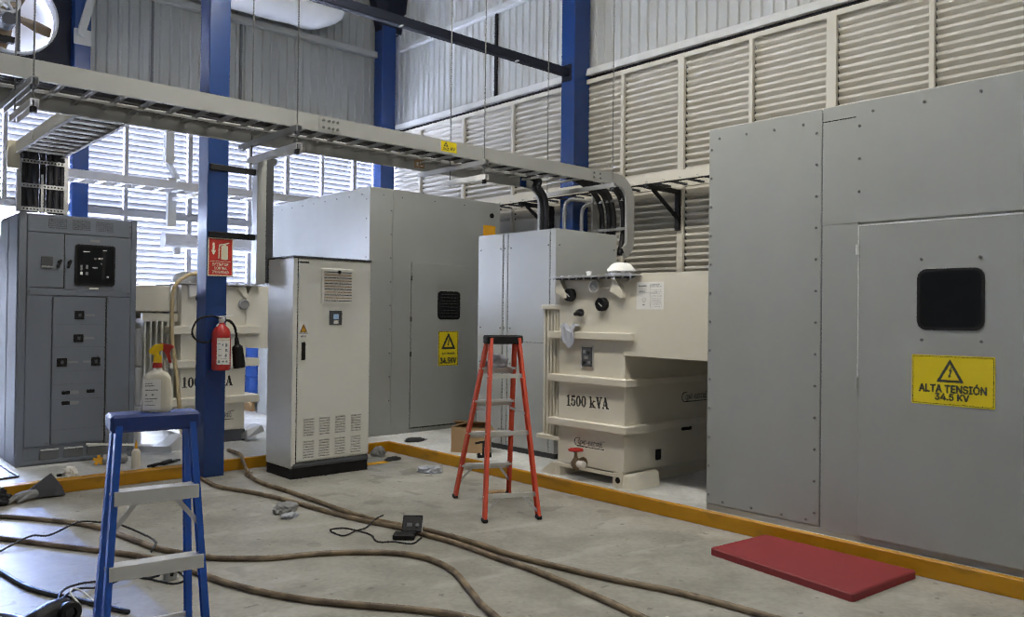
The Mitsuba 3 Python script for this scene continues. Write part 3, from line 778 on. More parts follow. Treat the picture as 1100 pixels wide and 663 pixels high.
# tall beige cabinet on the floor
CX0, CX1, CY0, CY1, CT = 3.745, 4.63, 7.31, 7.86, 2.185
e = thing('control_cabinet', 'tall beige floor cabinet with a louvre and small screen, right of the blue column', 'cabinet')
obj('body', bx(CX0, CX1, CY0 + 0.02, CY1, 0.105, CT, 0.004), M_TALL, e)
obj('plinth', bx(CX0 + 0.005, CX1 - 0.01, CY0 + 0.005, CY1 - 0.01, 0, 0.105), M_BLACK, e)
obj('top_lid', bx(CX0 - 0.008, CX1 + 0.008, CY0 - 0.005, CY1 + 0.008, CT, CT + 0.022, 0.004), M_DARK, e)
obj('base_lip', hull([(x, y, z) for x in (CX0 + 0.02, CX1 - 0.01) for y, z in ((CY0 - 0.012, 0.11), (CY0 + 0.03, 0.11), (CY0 - 0.012, 0.135), (CY0 + 0.03, 0.17))]), M_DARK, e)
dk = obj('door', bx(CX0 + 0.055, CX1 - 0.004, CY0, CY0 + 0.022, 0.175, CT - 0.012, 0.004), M_TALL, e)
obj('corner_post', bx(CX0 + 0.0, CX0 + 0.045, CY0 + 0.004, CY0 + 0.02, 0.13, CT - 0.003), M_TALL, e)
obj('seam', bx(CX0 + 0.045, CX0 + 0.055, CY0 + 0.006, CY0 + 0.02, 0.13, CT - 0.003), M_SEAM, e)
v = obj('vent_hood', hull([(x, y, z) for x, y, z in ((4.043, CY0, 1.735), (4.405, CY0, 1.735), (4.043, CY0, 2.10), (4.405, CY0, 2.10), (4.048, CY0 - 0.03, 1.735), (4.40, CY0 - 0.03, 1.735), (4.048, CY0 - 0.02, 2.09), (4.40, CY0 - 0.02, 2.09))]), M_TALL, dk)
for k in range(11):
    z = 1.765 + k * 0.029
    obj('vent_slat', bx(4.07, 4.38, CY0 - 0.036, CY0 - 0.02, z, z + 0.008), M_SEAM2 if k % 2 == 0 else M_CARD, e)
obj('vent_knob', disc(0.018, 0.014, (4.235, CY0 - 0.026, 2.062), (0, -1, 0), 12), M_BLACK, e)
vents = [(3.872, 3.995), (4.047, 4.172), (4.227, 4.345), (4.413, 4.534)]
slot = mikit.ply(raw(hull([(0, CY0, 0), (0.118, CY0, 0), (0, CY0 - 0.008, 0.012), (0.118, CY0 - 0.008, 0.012), (0, CY0, 0.016), (0.118, CY0, 0.016)])), M_TALL)
dark = mikit.ply(bx(0, 0.118, CY0 - 0.002, CY0 + 0.001, -0.006, 0.0), M_SEAM2)
for x0, x1 in vents:
    for z0 in (0.425, 0.205):
        for k in range(7):
            again('vent_slot', slot, e, (x0, 0, z0 + k * 0.026 + 0.008 * (x0 - 3.9)))
            again('vent_gap', dark, e, (x0, 0, z0 + k * 0.026 + 0.008 * (x0 - 3.9)))
scr = obj('control_panel', bx(4.142, 4.287, CY0 - 0.012, CY0, 1.522, 1.668, 0.004), M_DARK, e)
obj('display', bx(4.185, 4.245, CY0 - 0.016, CY0 - 0.011, 1.58, 1.632), M_SKYBLUE, e)
obj('keypad', bx(4.19, 4.24, CY0 - 0.015, CY0 - 0.011, 1.535, 1.57), M_PAPER, e)
obj('panel_label', bx(4.185, 4.25, CY0 - 0.002, CY0, 1.683, 1.705), M_PAPER, e)
obj('handle', onB(ext(rrect(3.838, 3.876, 1.172, 1.352, 0.012), 0.014), CY0), M_BLACK, e)
obj('maker_plate', bx(3.80, 3.91, CY0 - 0.002, CY0, 2.135, 2.152), M_INK, e)
solo('white_sticker', onB(ext(sbox(4.528, 2.088, 4.612, 2.155), 0.001), CY0), M_PAPER, 'white paper sticker in the top right corner of the tall beige cabinet', 'sticker')
s = thing('warning_label', 'small white label with a yellow triangle near the handle of the tall beige cabinet', 'label')
obj('plate', onB(ext(rrect(3.81, 3.908, 1.39, 1.555, 0.006), 0.001), CY0), M_PAPER, s)
obj('triangle', onB(ext(Polygon([(3.818, 1.45), (3.90, 1.45), (3.859, 1.535)]), 0.001), CY0, 0.001), M_ORANGE, s)
obj('symbol', onB(ext(bolt_triangle(3.859, 1.49, 0.068), 0.0005), CY0, 0.002), M_INK, s)
obj('lettering', onB(raw(ext(sbox(3.815, 1.436, 3.903, 1.444), 0.001), text('RIESGO', 0.014, 3.859, 1.408, 0.06)), CY0, 0.001), M_INK, s)

# ------------------------------------------------------------------ switchgear
SX0, SX1, SY, ST = 1.715, 2.785, 8.95, 2.585
e = thing('switchgear', 'dark grey switchgear cabinet with a black meter window on the far left', 'cabinet')
obj('body', bx(SX0, SX1, SY + 0.014, 9.84, P, ST, 0.005), M_SWITCH, e)
obj('side_post', bx(SX0 - 0.006, SX0 + 0.06, SY + 0.004, SY + 0.03, P, ST + 0.01, 0.004), M_SWITCH, e)
obj('side_post', bx(SX1 - 0.05, SX1 + 0.004, SY + 0.004, SY + 0.03, P, ST + 0.01, 0.004), M_SWITCH, e)
for y0, y1 in ((8.99, 9.40), (9.43, 9.83)):
    obj('side_cover', bx(SX0 - 0.012, SX0 + 0.002, y0, y1, P + 0.04, ST - 0.02, 0.003), M_SWITCH, e)
a0, a1 = SX0 + 0.065, SX1 - 0.055
obj('top_panel', bx(a0, a1, SY, SY + 0.016, 2.405, ST - 0.01, 0.003), M_SWITCH, e)
dl = obj('door', bx(a0, 2.098, SY - 0.004, SY + 0.016, 1.862, 2.397, 0.003), M_SWITCH, e)
d2 = obj('door', bx(2.108, a1, SY - 0.004, SY + 0.016, 1.842, 2.397, 0.003), M_SWITCH, e)
obj('seam', bx(2.097, 2.109, SY + 0.002, SY + 0.01, 1.845, 2.397), M_SEAM, e)
obj('mid_rail', bx(a0, a1, SY, SY + 0.016, 1.785, 1.855, 0.003), M_SWITCH, e)
obj('lower_panel', bx(a0, 2.0, SY, SY + 0.016, 0.30, 1.778, 0.003), M_SWITCH, e)
obj('lower_panel', bx(2.506, a1, SY - 0.003, SY + 0.016, 0.275, 1.778, 0.003), M_SWITCH, e)
obj('breaker_panel', bx(2.008, 2.490, SY - 0.007, SY + 0.012, 0.31, 1.772, 0.003), M_SWITCH, e)
obj('seam', bx(2.491, 2.504, SY - 0.002, SY + 0.01, 0.27, 1.77), M_SEAM, e)
obj('base_rail', bx(SX0 + 0.01, SX1 - 0.01, SY - 0.006, SY + 0.02, P + 0.02, 0.165, 0.003), M_SWITCH, e)
for x0, x1 in ((1.92, 2.08), (2.13, 2.30), (2.345, 2.52)):
    obj('base_vent', bx(x0, x1, SY - 0.001, SY + 0.018, 0.172, 0.262), M_SEAM2, e)
    obj('vent_lip', bx(x0, x1, SY - 0.012, SY + 0.001, 0.258, 0.270), M_LIGHTEDGE, e)
for x0, x1 in ((1.956, 2.123), (2.172, 2.338), (2.386, 2.556)):
    g = sbox(x0, 2.447, x1, 2.55)
    g2 = unary_union([sbox(a + 0.003, b + 0.003, a + 0.013, b + 0.013) for a in np.arange(x0, x1 - 0.012, 0.0168) for b in np.arange(2.447, 2.54, 0.0172)])
    obj('vent_mesh', onB(ext(g2, 0.001), SY - 0.0005), M_SEAM, e)
w = obj('meter_window', onB(ext(rrect(2.197, 2.572, 1.893, 2.306, 0.03), 0.016), SY - 0.004), M_BLACK, e)
obj('meter_glass', onB(ext(rrect(2.215, 2.555, 1.912, 2.288, 0.015), 0.002), SY - 0.02), M_GLASS, e)
for (u, v_, a, b, m) in ((2.30, 2.235, 0.06, 0.008, M_PAPER), (2.47, 2.255, 0.04, 0.008, M_PAPER), (2.38, 2.165, 0.02, 0.016, M_INKGREY), (2.42, 2.17, 0.018, 0.018, M_PAPER), (2.445, 2.17, 0.014, 0.02, M_PAPER), (2.44, 2.12, 0.014, 0.014, M_INKGREY),
                         (2.255, 2.07, 0.018, 0.055, M_INKGREY), (2.305, 2.08, 0.02, 0.04, M_INKGREY), (2.255, 2.015, 0.024, 0.03, M_PAPER), (2.305, 2.015, 0.024, 0.03, M_INKGREY), (2.38, 2.075, 0.045, 0.008, M_PAPER), (2.50, 1.985, 0.018, 0.014, M_PAPER), (2.46, 2.1, 0.035, 0.28, M_BLACK)):
    obj('meter_mark', bx(u - a / 2, u + a / 2, SY - 0.0245, SY - 0.022, v_ - b / 2, v_ + b / 2), m, e)
obj('name_plate', bx(2.337, 2.426, SY - 0.006, SY - 0.003, 2.335, 2.36), M_INKGREY, e)
obj('name_plate', bx(2.335, 2.42, SY - 0.006, SY - 0.003, 1.856, 1.875), M_PAPER, e)
obj('relay_meter', bx(1.897, 1.998, SY - 0.02, SY - 0.003, 2.075, 2.165, 0.004), M_DARK, e)
obj('relay_lip', bx(1.897, 1.998, SY - 0.024, SY - 0.003, 2.055, 2.075, 0.003), M_INKGREY, e)
for x in (2.056, 2.145):
    obj('door_handle', raw(disc(0.016, 0.02, (x, SY - 0.004, 2.115), (0, -1, 0), 12), beam((x - 0.012, SY - 0.026, 2.06), (x + 0.014, SY - 0.026, 2.14), 0.022, 0.016, (0, -1, 0))), M_BLACK, e)
for (x0, z0, wdt, h) in ((2.203, 1.55, 0.088, 0.085), (2.198, 1.32, 0.088, 0.08), (2.051, 1.08, 0.088, 0.082), (2.364, 1.08, 0.082, 0.084)):
    b = obj('breaker', bx(x0, x0 + wdt, SY - 0.017, SY - 0.006, z0, z0 + h, 0.003), M_BLACK, e)
    obj('toggle', bx(x0 + wdt * 0.35, x0 + wdt * 0.65, SY - 0.028, SY - 0.016, z0 + h * 0.3, z0 + h * 0.7), M_DARK, b)
    obj('breaker_label', bx(x0 + wdt + 0.01 if x0 < 2.3 else x0 - 0.075, x0 + wdt + 0.10 if x0 < 2.3 else x0 - 0.01, SY - 0.009, SY - 0.006, z0 + h * 0.38, z0 + h * 0.62), M_INKGREY, e)
for (x0, z0) in ((2.098, 0.80), (2.326, 0.805), (2.099, 0.697)):
    obj('slot_breaker', bx(x0, x0 + 0.072, SY - 0.015, SY - 0.006, z0, z0 + 0.034, 0.002), M_BLACK, e)
    if x0 < 2.2:
        obj('breaker_label', bx(x0 + 0.078, x0 + 0.155, SY - 0.009, SY - 0.006, z0, z0 + 0.034), M_INKGREY, e)
for z in (1.50, 1.27, 1.03, 0.90, 0.75, 0.45):
    obj('groove', bx(2.02, 2.48, SY - 0.0085, SY - 0.006, z, z + 0.004), M_SEAM2, e)
for (x, z) in ((a1 - 0.01, 2.52), (a1 - 0.01, 2.45), (1.80, 1.82), (a1 - 0.02, 1.82), (2.0, 1.735), (2.515, 1.735), (1.975, 0.33)):
    obj('bolt', disc(0.009, 0.008, (x, SY - 0.001, z), (0, -1, 0), 8), M_BOLT, e)

# ------------------------------------------------------------------ oil transformers


def serif(s, h):
    G = {'1': (unary_union([sbox(.18, 0, .34, 1), sbox(.05, 0, .47, .06), Polygon([(.04, .84), (.2, 1), (.34, 1), (.34, .9), (.2, .9)])]), .54),
         '5': (unary_union([sbox(.1, .84, .5, 1), sbox(.1, .46, .16, 1), affinity.scale(Point(0, 0).buffer(1, 16), .28, .33, origin=(0, 0)).difference(affinity.scale(Point(0, 0).buffer(1, 16), .13, .27, origin=(0, 0))).difference(sbox(-.4, -.05, -.14, .3))]), .62),
         '0': (affinity.translate(affinity.scale(Point(0, 0).buffer(1, 16), .27, .5, origin=(0, 0)).difference(affinity.scale(Point(0, 0).buffer(1, 16), .11, .45, origin=(0, 0))), .3, .5), .62),
         ' ': (None, .35),
         'k': (unary_union([sbox(.1, 0, .25, 1), sbox(.0, 0, .34, .06), sbox(.0, .94, .25, 1), LineString([(.24, .28), (.55, .62)]).buffer(.035), LineString([(.33, .38), (.58, .0)]).buffer(.075), sbox(.42, .58, .68, .64), sbox(.44, 0, .74, .06)]), .76),
         'V': (unary_union([LineString([(.15, 1), (.36, .05)]).buffer(.085), LineString([(.36, .05), (.56, 1)]).buffer(.035), sbox(0, .94, .31, 1), sbox(.45, .94, .7, 1)]), .70),
         'A': (unary_union([LineString([(.1, 0), (.36, .95)]).buffer(.035), LineString([(.36, .95), (.58, 0)]).buffer(.085), sbox(.18, .28, .5, .35), sbox(0, 0, .22, .06), sbox(.44, 0, .74, .06)]), .78)}
    x, out = 0, []
    for ch in s:
        g, adv = G[ch]
        if g is not None:
            if ch == '5':
                g = unary_union([sbox(.1, .84, .5, 1), sbox(.1, .46, .16, 1), affinity.translate(affinity.scale(Point(0, 0).buffer(1, 16), .28, .33, origin=(0, 0)).difference(affinity.scale(Point(0, 0).buffer(1, 16), .13, .27, origin=(0, 0))).difference(sbox(-.4, -.05, -.13, .2)), .27, .33)])
            out.append(affinity.translate(g.intersection(sbox(-1, 0, 3, 1)), x, 0))
        x += adv
    return affinity.scale(unary_union(out).buffer(0.018), h, h, origin=(0, 0)), x * h


def maker_logo(u, v, w):
    """a swoosh C around the lettering, w wide, starting at u"""
    h = w * 0.20
    ell = affinity.scale(Point(0, 0).buffer(1, 24), w * 0.13, h * 0.55, origin=(0, 0))
    ring_ = affinity.translate(ell.difference(affinity.scale(ell, 0.82, 0.82, origin=(0, 0))), u + w * 0.13, v)
    ring_ = ring_.difference(sbox(u + w * 0.2, v - h * 0.2, u + w, v + h))
    tail = Polygon([(u + w * 0.12, v - h * 0.56), (u + w, v - h * 0.56), (u + w, v - h * 0.48), (u + w * 0.12, v - h * 0.44)])
    top = Polygon([(u + w * 0.86, v + h * 0.40), (u + w * 1.02, v + h * 0.52), (u + w * 1.02, v + h * 0.46), (u + w * 0.86, v + h * 0.32)])
    return raw(ext(unary_union([ring_, tail, top]), 0.001), text('CONT-ELECTRIC', h * 0.5, u + w * 0.54, v - h * 0.02, w * 0.80, True, 0.001))


def gauge(parent, X, y, z, r, rim, name='gauge'):
    g = obj(name, lathe([(0, 0), (r, 0), (r, 0.05), (r * 0.86, 0.055), (r * 0.86, 0.045), (0, 0.045)], 24, (X, y, z), (-1, 0, 0)), rim, parent, smooth=30)
    obj('dial', disc(r * 0.84, 0.002, (X - 0.046, y, z), (-1, 0, 0), 20), M_GLASS if rim == M_BLACK else M_INKGREY, g)
    obj('needle', beam((X - 0.05, y - r * 0.3, z - r * 0.3), (X - 0.05, y + r * 0.35, z + r * 0.2), r * 0.09, 0.002, (1, 0, 0)), M_PAPER, g)


t = thing('oil_transformer', 'cream oil transformer marked 1500 kVA with ribbed bands, beside the right enclosure', 'transformer')
X0, Y0, Y1, TB, TT = 5.60, 4.645, 5.475, 0.235, 1.985
obj('tank', bx(X0, 7.6, Y0, Y1, TB, TT, 0.006), M_CREAM, t)
for z, yl, yr in ((1.46, 5.575, 4.53), (1.046, 5.565, 4.60), (0.627, 5.56, 4.60)):
    y_r = 4.66 if z > 1.3 else 4.585
    obj('stiffener_band', bx(X0 - 0.055, 7.5, y_r if z < 1.3 else 4.62, yl, z - 0.034, z + 0.034, 0.006), M_CREAM, t)
    if z > 1.3:
        obj('stiffener_end', bx(X0 - 0.055, X0 - 0.004, 4.53, 4.63, z - 0.034, z + 0.034, 0.006), M_CREAM, t)
obj('cover_plate', bx(X0 - 0.10, 7.6, 4.46, 5.52, 2.0, 2.014), M_ZINC, t)
obj('gasket', bx(X0 - 0.06, 7.55, 4.62, 5.5, TT, 2.0), M_DARK, t)
cb = mikit.ply(raw(disc(0.013, 0.012, (0, 0, 0.014), (0, 0, 1), 6), disc(0.007, 0.05, (0, 0, -0.024), (0, 0, 1), 8)), M_ZINC)
for k in range(11):
    again('cover_bolt', cb, t, (X0 - 0.075, 4.53 + k * 0.093, 2.0))
for y0, y1 in ((5.465, 5.33), (4.775, 4.63)):
    s_ = 1 if y0 > y1 else -1
    obj('lifting_lug', onA(ext(Polygon([(-y0, 1.99), (-(y0 - 0.05), 1.99), (-(y1), 1.84), (-(y1), 1.81), (-(y1 + 0.045), 1.81), (-(y0 - 0.02), 1.86), (-y0, 1.86)]), 0.06), X0 + 0.0), M_CREAM, t)
gauge(t, X0, 5.31, 1.842, 0.062, M_BLACK)
gauge(t, X0, 4.985, 1.916, 0.062, M_PAPER, 'level_gauge')
obj('gauge_arm', rod((X0 - 0.03, 4.93, 1.91), (X0 - 0.03, 4.80, 1.905), 0.008, 8), M_CREAM, t)
gauge(t, X0, 4.905, 1.752, 0.062, M_BLACK)
obj('tap_switch', raw(disc(0.035, 0.03, (X0, 5.18, 1.675), (-1, 0, 0), 16), beam((X0 - 0.035, 5.22, 1.685), (X0 - 0.035, 5.13, 1.655), 0.03, 0.02, (1, 0, 0), 0.005), disc(0.018, 0.07, (X0 - 0.02, 5.18, 1.66), (-1, 0, 0), 12)), M_BLACK, t)
nb = obj('name_plate', bx(X0 - 0.02, X0, 5.035, 5.155, 1.172, 1.352, 0.003), M_DARK, t)
for (y, z, a, b, m) in ((5.12, 1.31, 0.03, 0.03, M_INKGREY), (5.07, 1.30, 0.03, 0.03, M_BLACK), (5.095, 1.255, 0.05, 0.03, M_INKGREY), (5.12, 1.205, 0.03, 0.025, M_BLACK), (5.06, 1.21, 0.028, 0.025, M_INKGREY)):
    obj('plate_mark', bx(X0 - 0.024, X0 - 0.02, y - a / 2, y + a / 2, z - b / 2, z + b / 2), m, t)
obj('plate_frame', raw(bx(X0 - 0.012, X0, 5.02, 5.03, 1.16, 1.37), bx(X0 - 0.012, X0, 5.16, 5.17, 1.16, 1.365)), M_ZINC, t)
sp_, wd = serif('1500 kVA', 0.10)
sp_ = affinity.scale(sp_, 0.535 / wd, 1, origin=(0, 0))
obj('lettering', onA(ext(affinity.translate(affinity.rotate(sp_, 1.2, origin=(0, 0)), -5.362, 0.785), 0.001), X0), M_INK, t)
obj('maker_logo', onA(maker_logo(-5.255, 0.458, 0.375), X0), M_INK, t)
# drain valve
obj('valve_body', raw(lathe([(0, 0), (0.028, 0), (0.03, 0.02), (0.042, 0.035), (0.045, 0.07), (0.03, 0.10), (0.018, 0.115), (0.015, 0.175), (0, 0.18)], 16, (X0 - 0.11, 5.13, 0.215), (0, 0, 1)),
                      lathe([(0, 0), (0.036, 0), (0.036, 0.13), (0, 0.13)], 14, (X0 - 0.11, 5.13, 0.275), (1, 0, 0)), disc(0.05, 0.02, (X0 - 0.02, 5.13, 0.275), (1, 0, 0), 8)), M_BRASS, t, smooth=35)
obj('valve_outlet', lathe([(0, 0), (0.032, 0), (0.034, 0.07), (0, 0.07)], 14, (X0 - 0.11, 5.10, 0.275), (0, -1, 0)), M_PAPER, t, smooth=35)
wh = []
for k in range(20):
    a, b = 2 * math.pi * k / 20, 2 * math.pi * (k + 1) / 20
    q = 0.062
    wh.append(rod((X0 - 0.11 + q * math.cos(a), 5.13 + q * math.sin(a), 0.40), (X0 - 0.11 + q * math.cos(b), 5.13 + q * math.sin(b), 0.40), 0.011, 6))
for k in range(5):
    a = 2 * math.pi * k / 5
    wh.append(rod((X0 - 0.11, 5.13, 0.40), (X0 - 0.11 + 0.062 * math.cos(a), 5.13 + 0.062 * math.sin(a), 0.40), 0.009, 6))
obj('valve_wheel', raw(wh), M_RED, t)
# skid base
obj('skid', raw(bx(X0 - 0.045, X0 - 0.03, 4.65, 5.47, 0.205, 0.235), bx(X0 - 0.04, 7.4, 4.68, 4.74, P, 0.235), bx(X0 - 0.04, 7.4, 5.40, 5.46, P, 0.235)), M_CREAM, t)
obj('base_foot', onA(ext(Polygon([(-4.70, P), (-4.62, P), (-4.62, 0.27), (-4.70, 0.24)]).difference(Point(-4.66, 0.19).buffer(0.02)), 0.03), X0 - 0.03), M_CREAM, t)
obj('base_foot', hull([(X0 - 0.05, 4.50, P), (X0 + 0.33, 4.50, P), (X0 - 0.06, 4.62, P), (X0 + 0.4, 4.62, P), (X0 - 0.03, 4.62, 0.235), (X0 + 0.4, 4.62, 0.235), (X0 - 0.03, 4.57, 0.225), (X0 + 0.4, 4.57, 0.225)]), M_CREAM, t)
obj('foot_hole', disc(0.028, 0.003, (X0 - 0.06, 4.665, 0.185), (-1, 0, 0), 14), M_BLACK, t)
obj('base_foot', hull([(X0 - 0.06, 5.46, P), (X0 + 0.1, 5.46, P), (X0 - 0.06, 5.66, P), (X0 + 0.1, 5.66, P), (X0 - 0.06, 5.46, 0.235), (X0 + 0.1, 5.46, 0.235), (X0 - 0.06, 5.49, 0.235), (X0 + 0.1, 5.49, 0.235)]), M_CREAM, t)
# high voltage cable box
hv = [(-4.655, 1.295), (-3.72, 1.285), (-3.72, 2.02), (-4.455, 2.026), (-4.655, 1.94)]
obj('cable_box', onA(ext(Polygon(hv), 1.95), X0 + 1.95 - 0.012), M_CREAM, t)
# radiator fins
fin = mikit.ply(bx(X0 + 0.02, X0 + 0.55, -0.011, 0.011, 0.47, 1.71, 0.006), M_CREAM)
for k in range(5):
    again('radiator_fin', fin, t, (0, 5.515 + k * 0.045, 0))
obj('radiator_header', bx(X0 + 0.0, X0 + 0.5, Y1 - 0.02, 5.725, 1.705, 1.75, 0.006), M_CREAM, t)
obj('radiator_header', bx(X0 - 0.02, X0 + 0.5, Y1 - 0.02, 5.76, 0.435, 0.475, 0.006), M_CREAM, t)
obj('radiator_back', bx(X0 + 0.12, X0 + 0.13, 5.49, 5.71, 0.5, 1.7), M_DARK, t)
# things on the shaded side
for (x, z, a, b) in ((6.05, 0.31, 0.08, 0.10), (6.45, 0.55, 0.16, 0.08), (6.9, 0.42, 0.12, 0.12)):
    obj('black_plate', bx(x, x + a, Y0 - 0.006, Y0, z, z + b), M_BLACK, t)
obj('maker_logo', onB(maker_logo(6.45, 0.87, 0.45), Y0), M_INK, t)
# dome relief vent on top
d = thing('relief_vent', 'white domed pressure relief vent on top of the 1500 kVA transformer', 'vent')
obj('dome', lathe([(0.0, 0.115), (0.06, 0.11), (0.09, 0.097), (0.107, 0.075), (0.13, 0.05), (0.134, 0.035), (0.12, 0.03), (0.0, 0.035)][::-1], 28, (5.80, 4.87, 2.03), (0, 0, 1)), M_WHITE, d, smooth=40)
for k in range(8):
    a = k * math.pi / 4
    obj('stud', disc(0.012, 0.05, (5.80 + 0.105 * math.cos(a), 4.87 + 0.105 * math.sin(a), 2.012), (0, 0, 1), 8), M_ZINC, d)
obj('base_ring', disc(0.10, 0.03, (5.80, 4.87, 2.012), (0, 0, 1), 24), M_ZINC, d, smooth=30)
solo('filling_plug', raw(disc(0.02, 0.05, (5.72, 5.20, 2.012), (0, 0, 1), 10), disc(0.028, 0.02, (5.72, 5.20, 2.05), (0, 0, 1), 6)), M_WHITE, 'small white plug standing on the lid of the 1500 kVA transformer', 'plug')
s = thing('paper_sheet', 'printed white sheet stuck on the cream cable box of the 1500 kVA transformer', 'paper')
obj('sheet', onA(ext(sbox(-4.512, 1.705, -4.218, 1.945), 0.001), X0 - 0.012), M_PAPER, s)
pr_ = [sbox(-4.49, 1.905, -4.40, 1.915), sbox(-4.36, 1.915, -4.26, 1.922), sbox(-4.36, 1.90, -4.24, 1.905), sbox(-4.49, 1.86, -4.42, 1.868), sbox(-4.365, 1.72, -4.363, 1.93)]
pr_ += [sbox(-4.35, z, -4.24, z + 0.003) for z in np.arange(1.73, 1.89, 0.018)] + [Point(-4.43, 1.79).buffer(0.02).difference(Point(-4.43, 1.79).buffer(0.016)), sbox(-4.445, 1.74, -4.42, 1.75), sbox(-4.49, 1.85, -4.24, 1.852)]
obj('print', onA(ext(unary_union(pr_), 0.0006), X0 - 0.013), M_INKGREY, s)

# the smaller transformer behind the column
t = thing('oil_transformer', 'cream oil transformer marked 1000 kVA standing behind the blue column', 'transformer')
Y2 = 9.30
obj('tank', bx(3.385, 4.15, Y2, 10.9, 0.25, 1.95, 0.006), M_CREAM, t)
for z in (1.43, 1.045, 0.612):
    obj('stiffener_band', bx(3.25, 4.31, Y2 - 0.055, 10.7, z - 0.045, z + 0.045, 0.006), M_CREAM, t)
obj('cover_plate', bx(3.30, 4.30, Y2 - 0.09, 10.9, 1.955, 1.97), M_ZINC, t)
for k in range(9):
    obj('cover_bolt', disc(0.013, 0.02, (3.34 + k * 0.11, Y2 - 0.07, 1.97), (0, 0, 1), 6), M_ZINC, t)
obj('cable_box', bx(2.82, 3.40, 9.42, 10.4, 1.64, 1.93, 0.004), M_CREAM, t)
obj('cable_box', onB(ext(Polygon([(4.15, 1.22), (4.47, 1.20), (4.47, 1.96), (4.22, 1.96), (4.15, 1.80)]), 0.9), 10.2), M_CREAM, t)
obj('radiator_header', bx(3.0, 3.39, 9.40, 9.46, 1.53, 1.62), M_CREAM, t)
obj('radiator_header', bx(3.0, 3.39, 9.40, 9.46, 0.36, 0.42), M_CREAM, t)
for k in range(6):
    x = 3.02 + k * 0.062
    obj('radiator_fin', bx(x, x + 0.022, 9.40, 9.95, 0.40, 1.56, 0.005), M_TALL, t)
obj('radiator_back', bx(2.84, 3.38, 9.95, 9.97, 0.40, 1.66), M_CREAM, t)
obj('radiator_fin', bx(2.84, 2.862, 9.45, 9.95, 0.40, 1.56, 0.005), M_TALL, t)
for k in range(3):
    z = 0.18 + k * 0.43
    obj('radiator_tube', lathe([(0, 0), (0.055, 0), (0.06, 0.02), (0.06, 0.39), (0.055, 0.41), (0, 0.41)], 16, (2.93, 9.36, z), (0, 0, 1)), M_ZINC, t, smooth=30)
gz = obj('gauge', lathe([(0, 0), (0.06, 0), (0.06, 0.05), (0.05, 0.055), (0.05, 0.045), (0, 0.045)], 20, (4.11, Y2, 1.735), (0, -1, 0)), M_INKGREY, t, smooth=30)
obj('gauge', lathe([(0, 0), (0.055, 0), (0.055, 0.05), (0.045, 0.055), (0.045, 0.045), (0, 0.045)], 20, (3.60, Y2, 1.80), (0, -1, 0)), M_BLACK, t, smooth=30)
obj('lifting_lug', onB(ext(Polygon([(3.45, 1.95), (3.55, 1.95), (3.53, 1.83), (3.46, 1.80)]), 0.05), Y2), M_PAPER, t)
obj('lifting_lug', onB(ext(Polygon([(4.02, 1.95), (4.12, 1.95), (4.16, 1.82), (4.11, 1.82)]), 0.05), Y2), M_CREAM, t)
s1, wd = serif('1000 kVA', 0.115)
s1 = affinity.scale(s1, 0.60 / wd, 1, origin=(0, 0))
obj('lettering', onB(ext(affinity.translate(s1, 3.405, 0.775), 0.001), Y2), M_INK, t)
obj('maker_logo', onB(maker_logo(3.52, 0.43, 0.50), Y2), M_INK, t)
obj('base_foot', hull([(3.08, 9.0, P), (3.42, 9.0, P), (3.08, 9.35, P), (3.42, 9.35, P), (3.30, 9.05, 0.26), (3.42, 9.05, 0.26), (3.30, 9.3, 0.26), (3.42, 9.3, 0.26)]), M_ZINC, t)
obj('base_foot', hull([(4.10, 9.1, P + 0.05), (4.34, 9.15, 0.22), (4.10, 9.4, P), (4.34, 9.4, 0.22), (4.12, 9.15, 0.26), (4.30, 9.15, 0.30), (4.3, 9.4, 0.30)]), M_ZINC, t)
obj('skid', bx(3.40, 4.15, 9.28, 9.36, P, 0.25), M_DARK, t)
d = thing('relief_vent', 'dark domed vent on top of the transformer behind the column', 'vent')
obj('dome', lathe([(0, 0), (0.17, 0.0), (0.17, 0.06), (0.13, 0.11), (0.06, 0.14), (0, 0.145)], 24, (3.56, 9.6, 1.97), (0, 0, 1)), M_INKGREY, d, smooth=40)
d = thing('steel_drum', 'blue steel drum standing behind the smaller transformer', 'drum')
obj('shell', lathe([(0, 0), (0.195, 0), (0.205, 0.02), (0.195, 0.28), (0.21, 0.3), (0.195, 0.32), (0.195, 0.58), (0.21, 0.6), (0.195, 0.62), (0.195, 0.86), (0.205, 0.88), (0.185, 0.88), (0.185, 0.86), (0, 0.86)], 28, (5.62, 12.1, 0.35), (0, 0, 1)), M_LADBLUE, d, smooth=30)
solo('drum_cradle', raw(bx(5.42, 5.48, 11.9, 12.3, P, 0.35, 0.005), bx(5.76, 5.82, 11.9, 12.3, P, 0.35, 0.005), bx(5.42, 5.82, 11.95, 12.02, 0.29, 0.35)), M_CARD, 'low wooden stand under the blue drum', 'stand')

# tan clear hose on the smaller transformer
solo('tan_hose', tube([(3.62, 9.5, 2.10), (3.55, 9.25, 2.08), (3.40, 9.15, 2.05), (3.28, 9.12, 1.97), (3.22, 9.11, 1.85), (3.215, 9.11, 1.6), (3.22, 9.11, 1.36), (3.24, 9.05, 1.05), (3.22, 8.9, 0.8), (3.20, 8.75, 0.45), (3.22, 8.6, 0.2), (3.25, 8.45, 0.14), (3.36, 8.36, 0.138)], 0.022, 10), M_TAN,
     'tan transparent hose arching over the smaller transformer and hanging to the platform', 'hose', smooth=True)

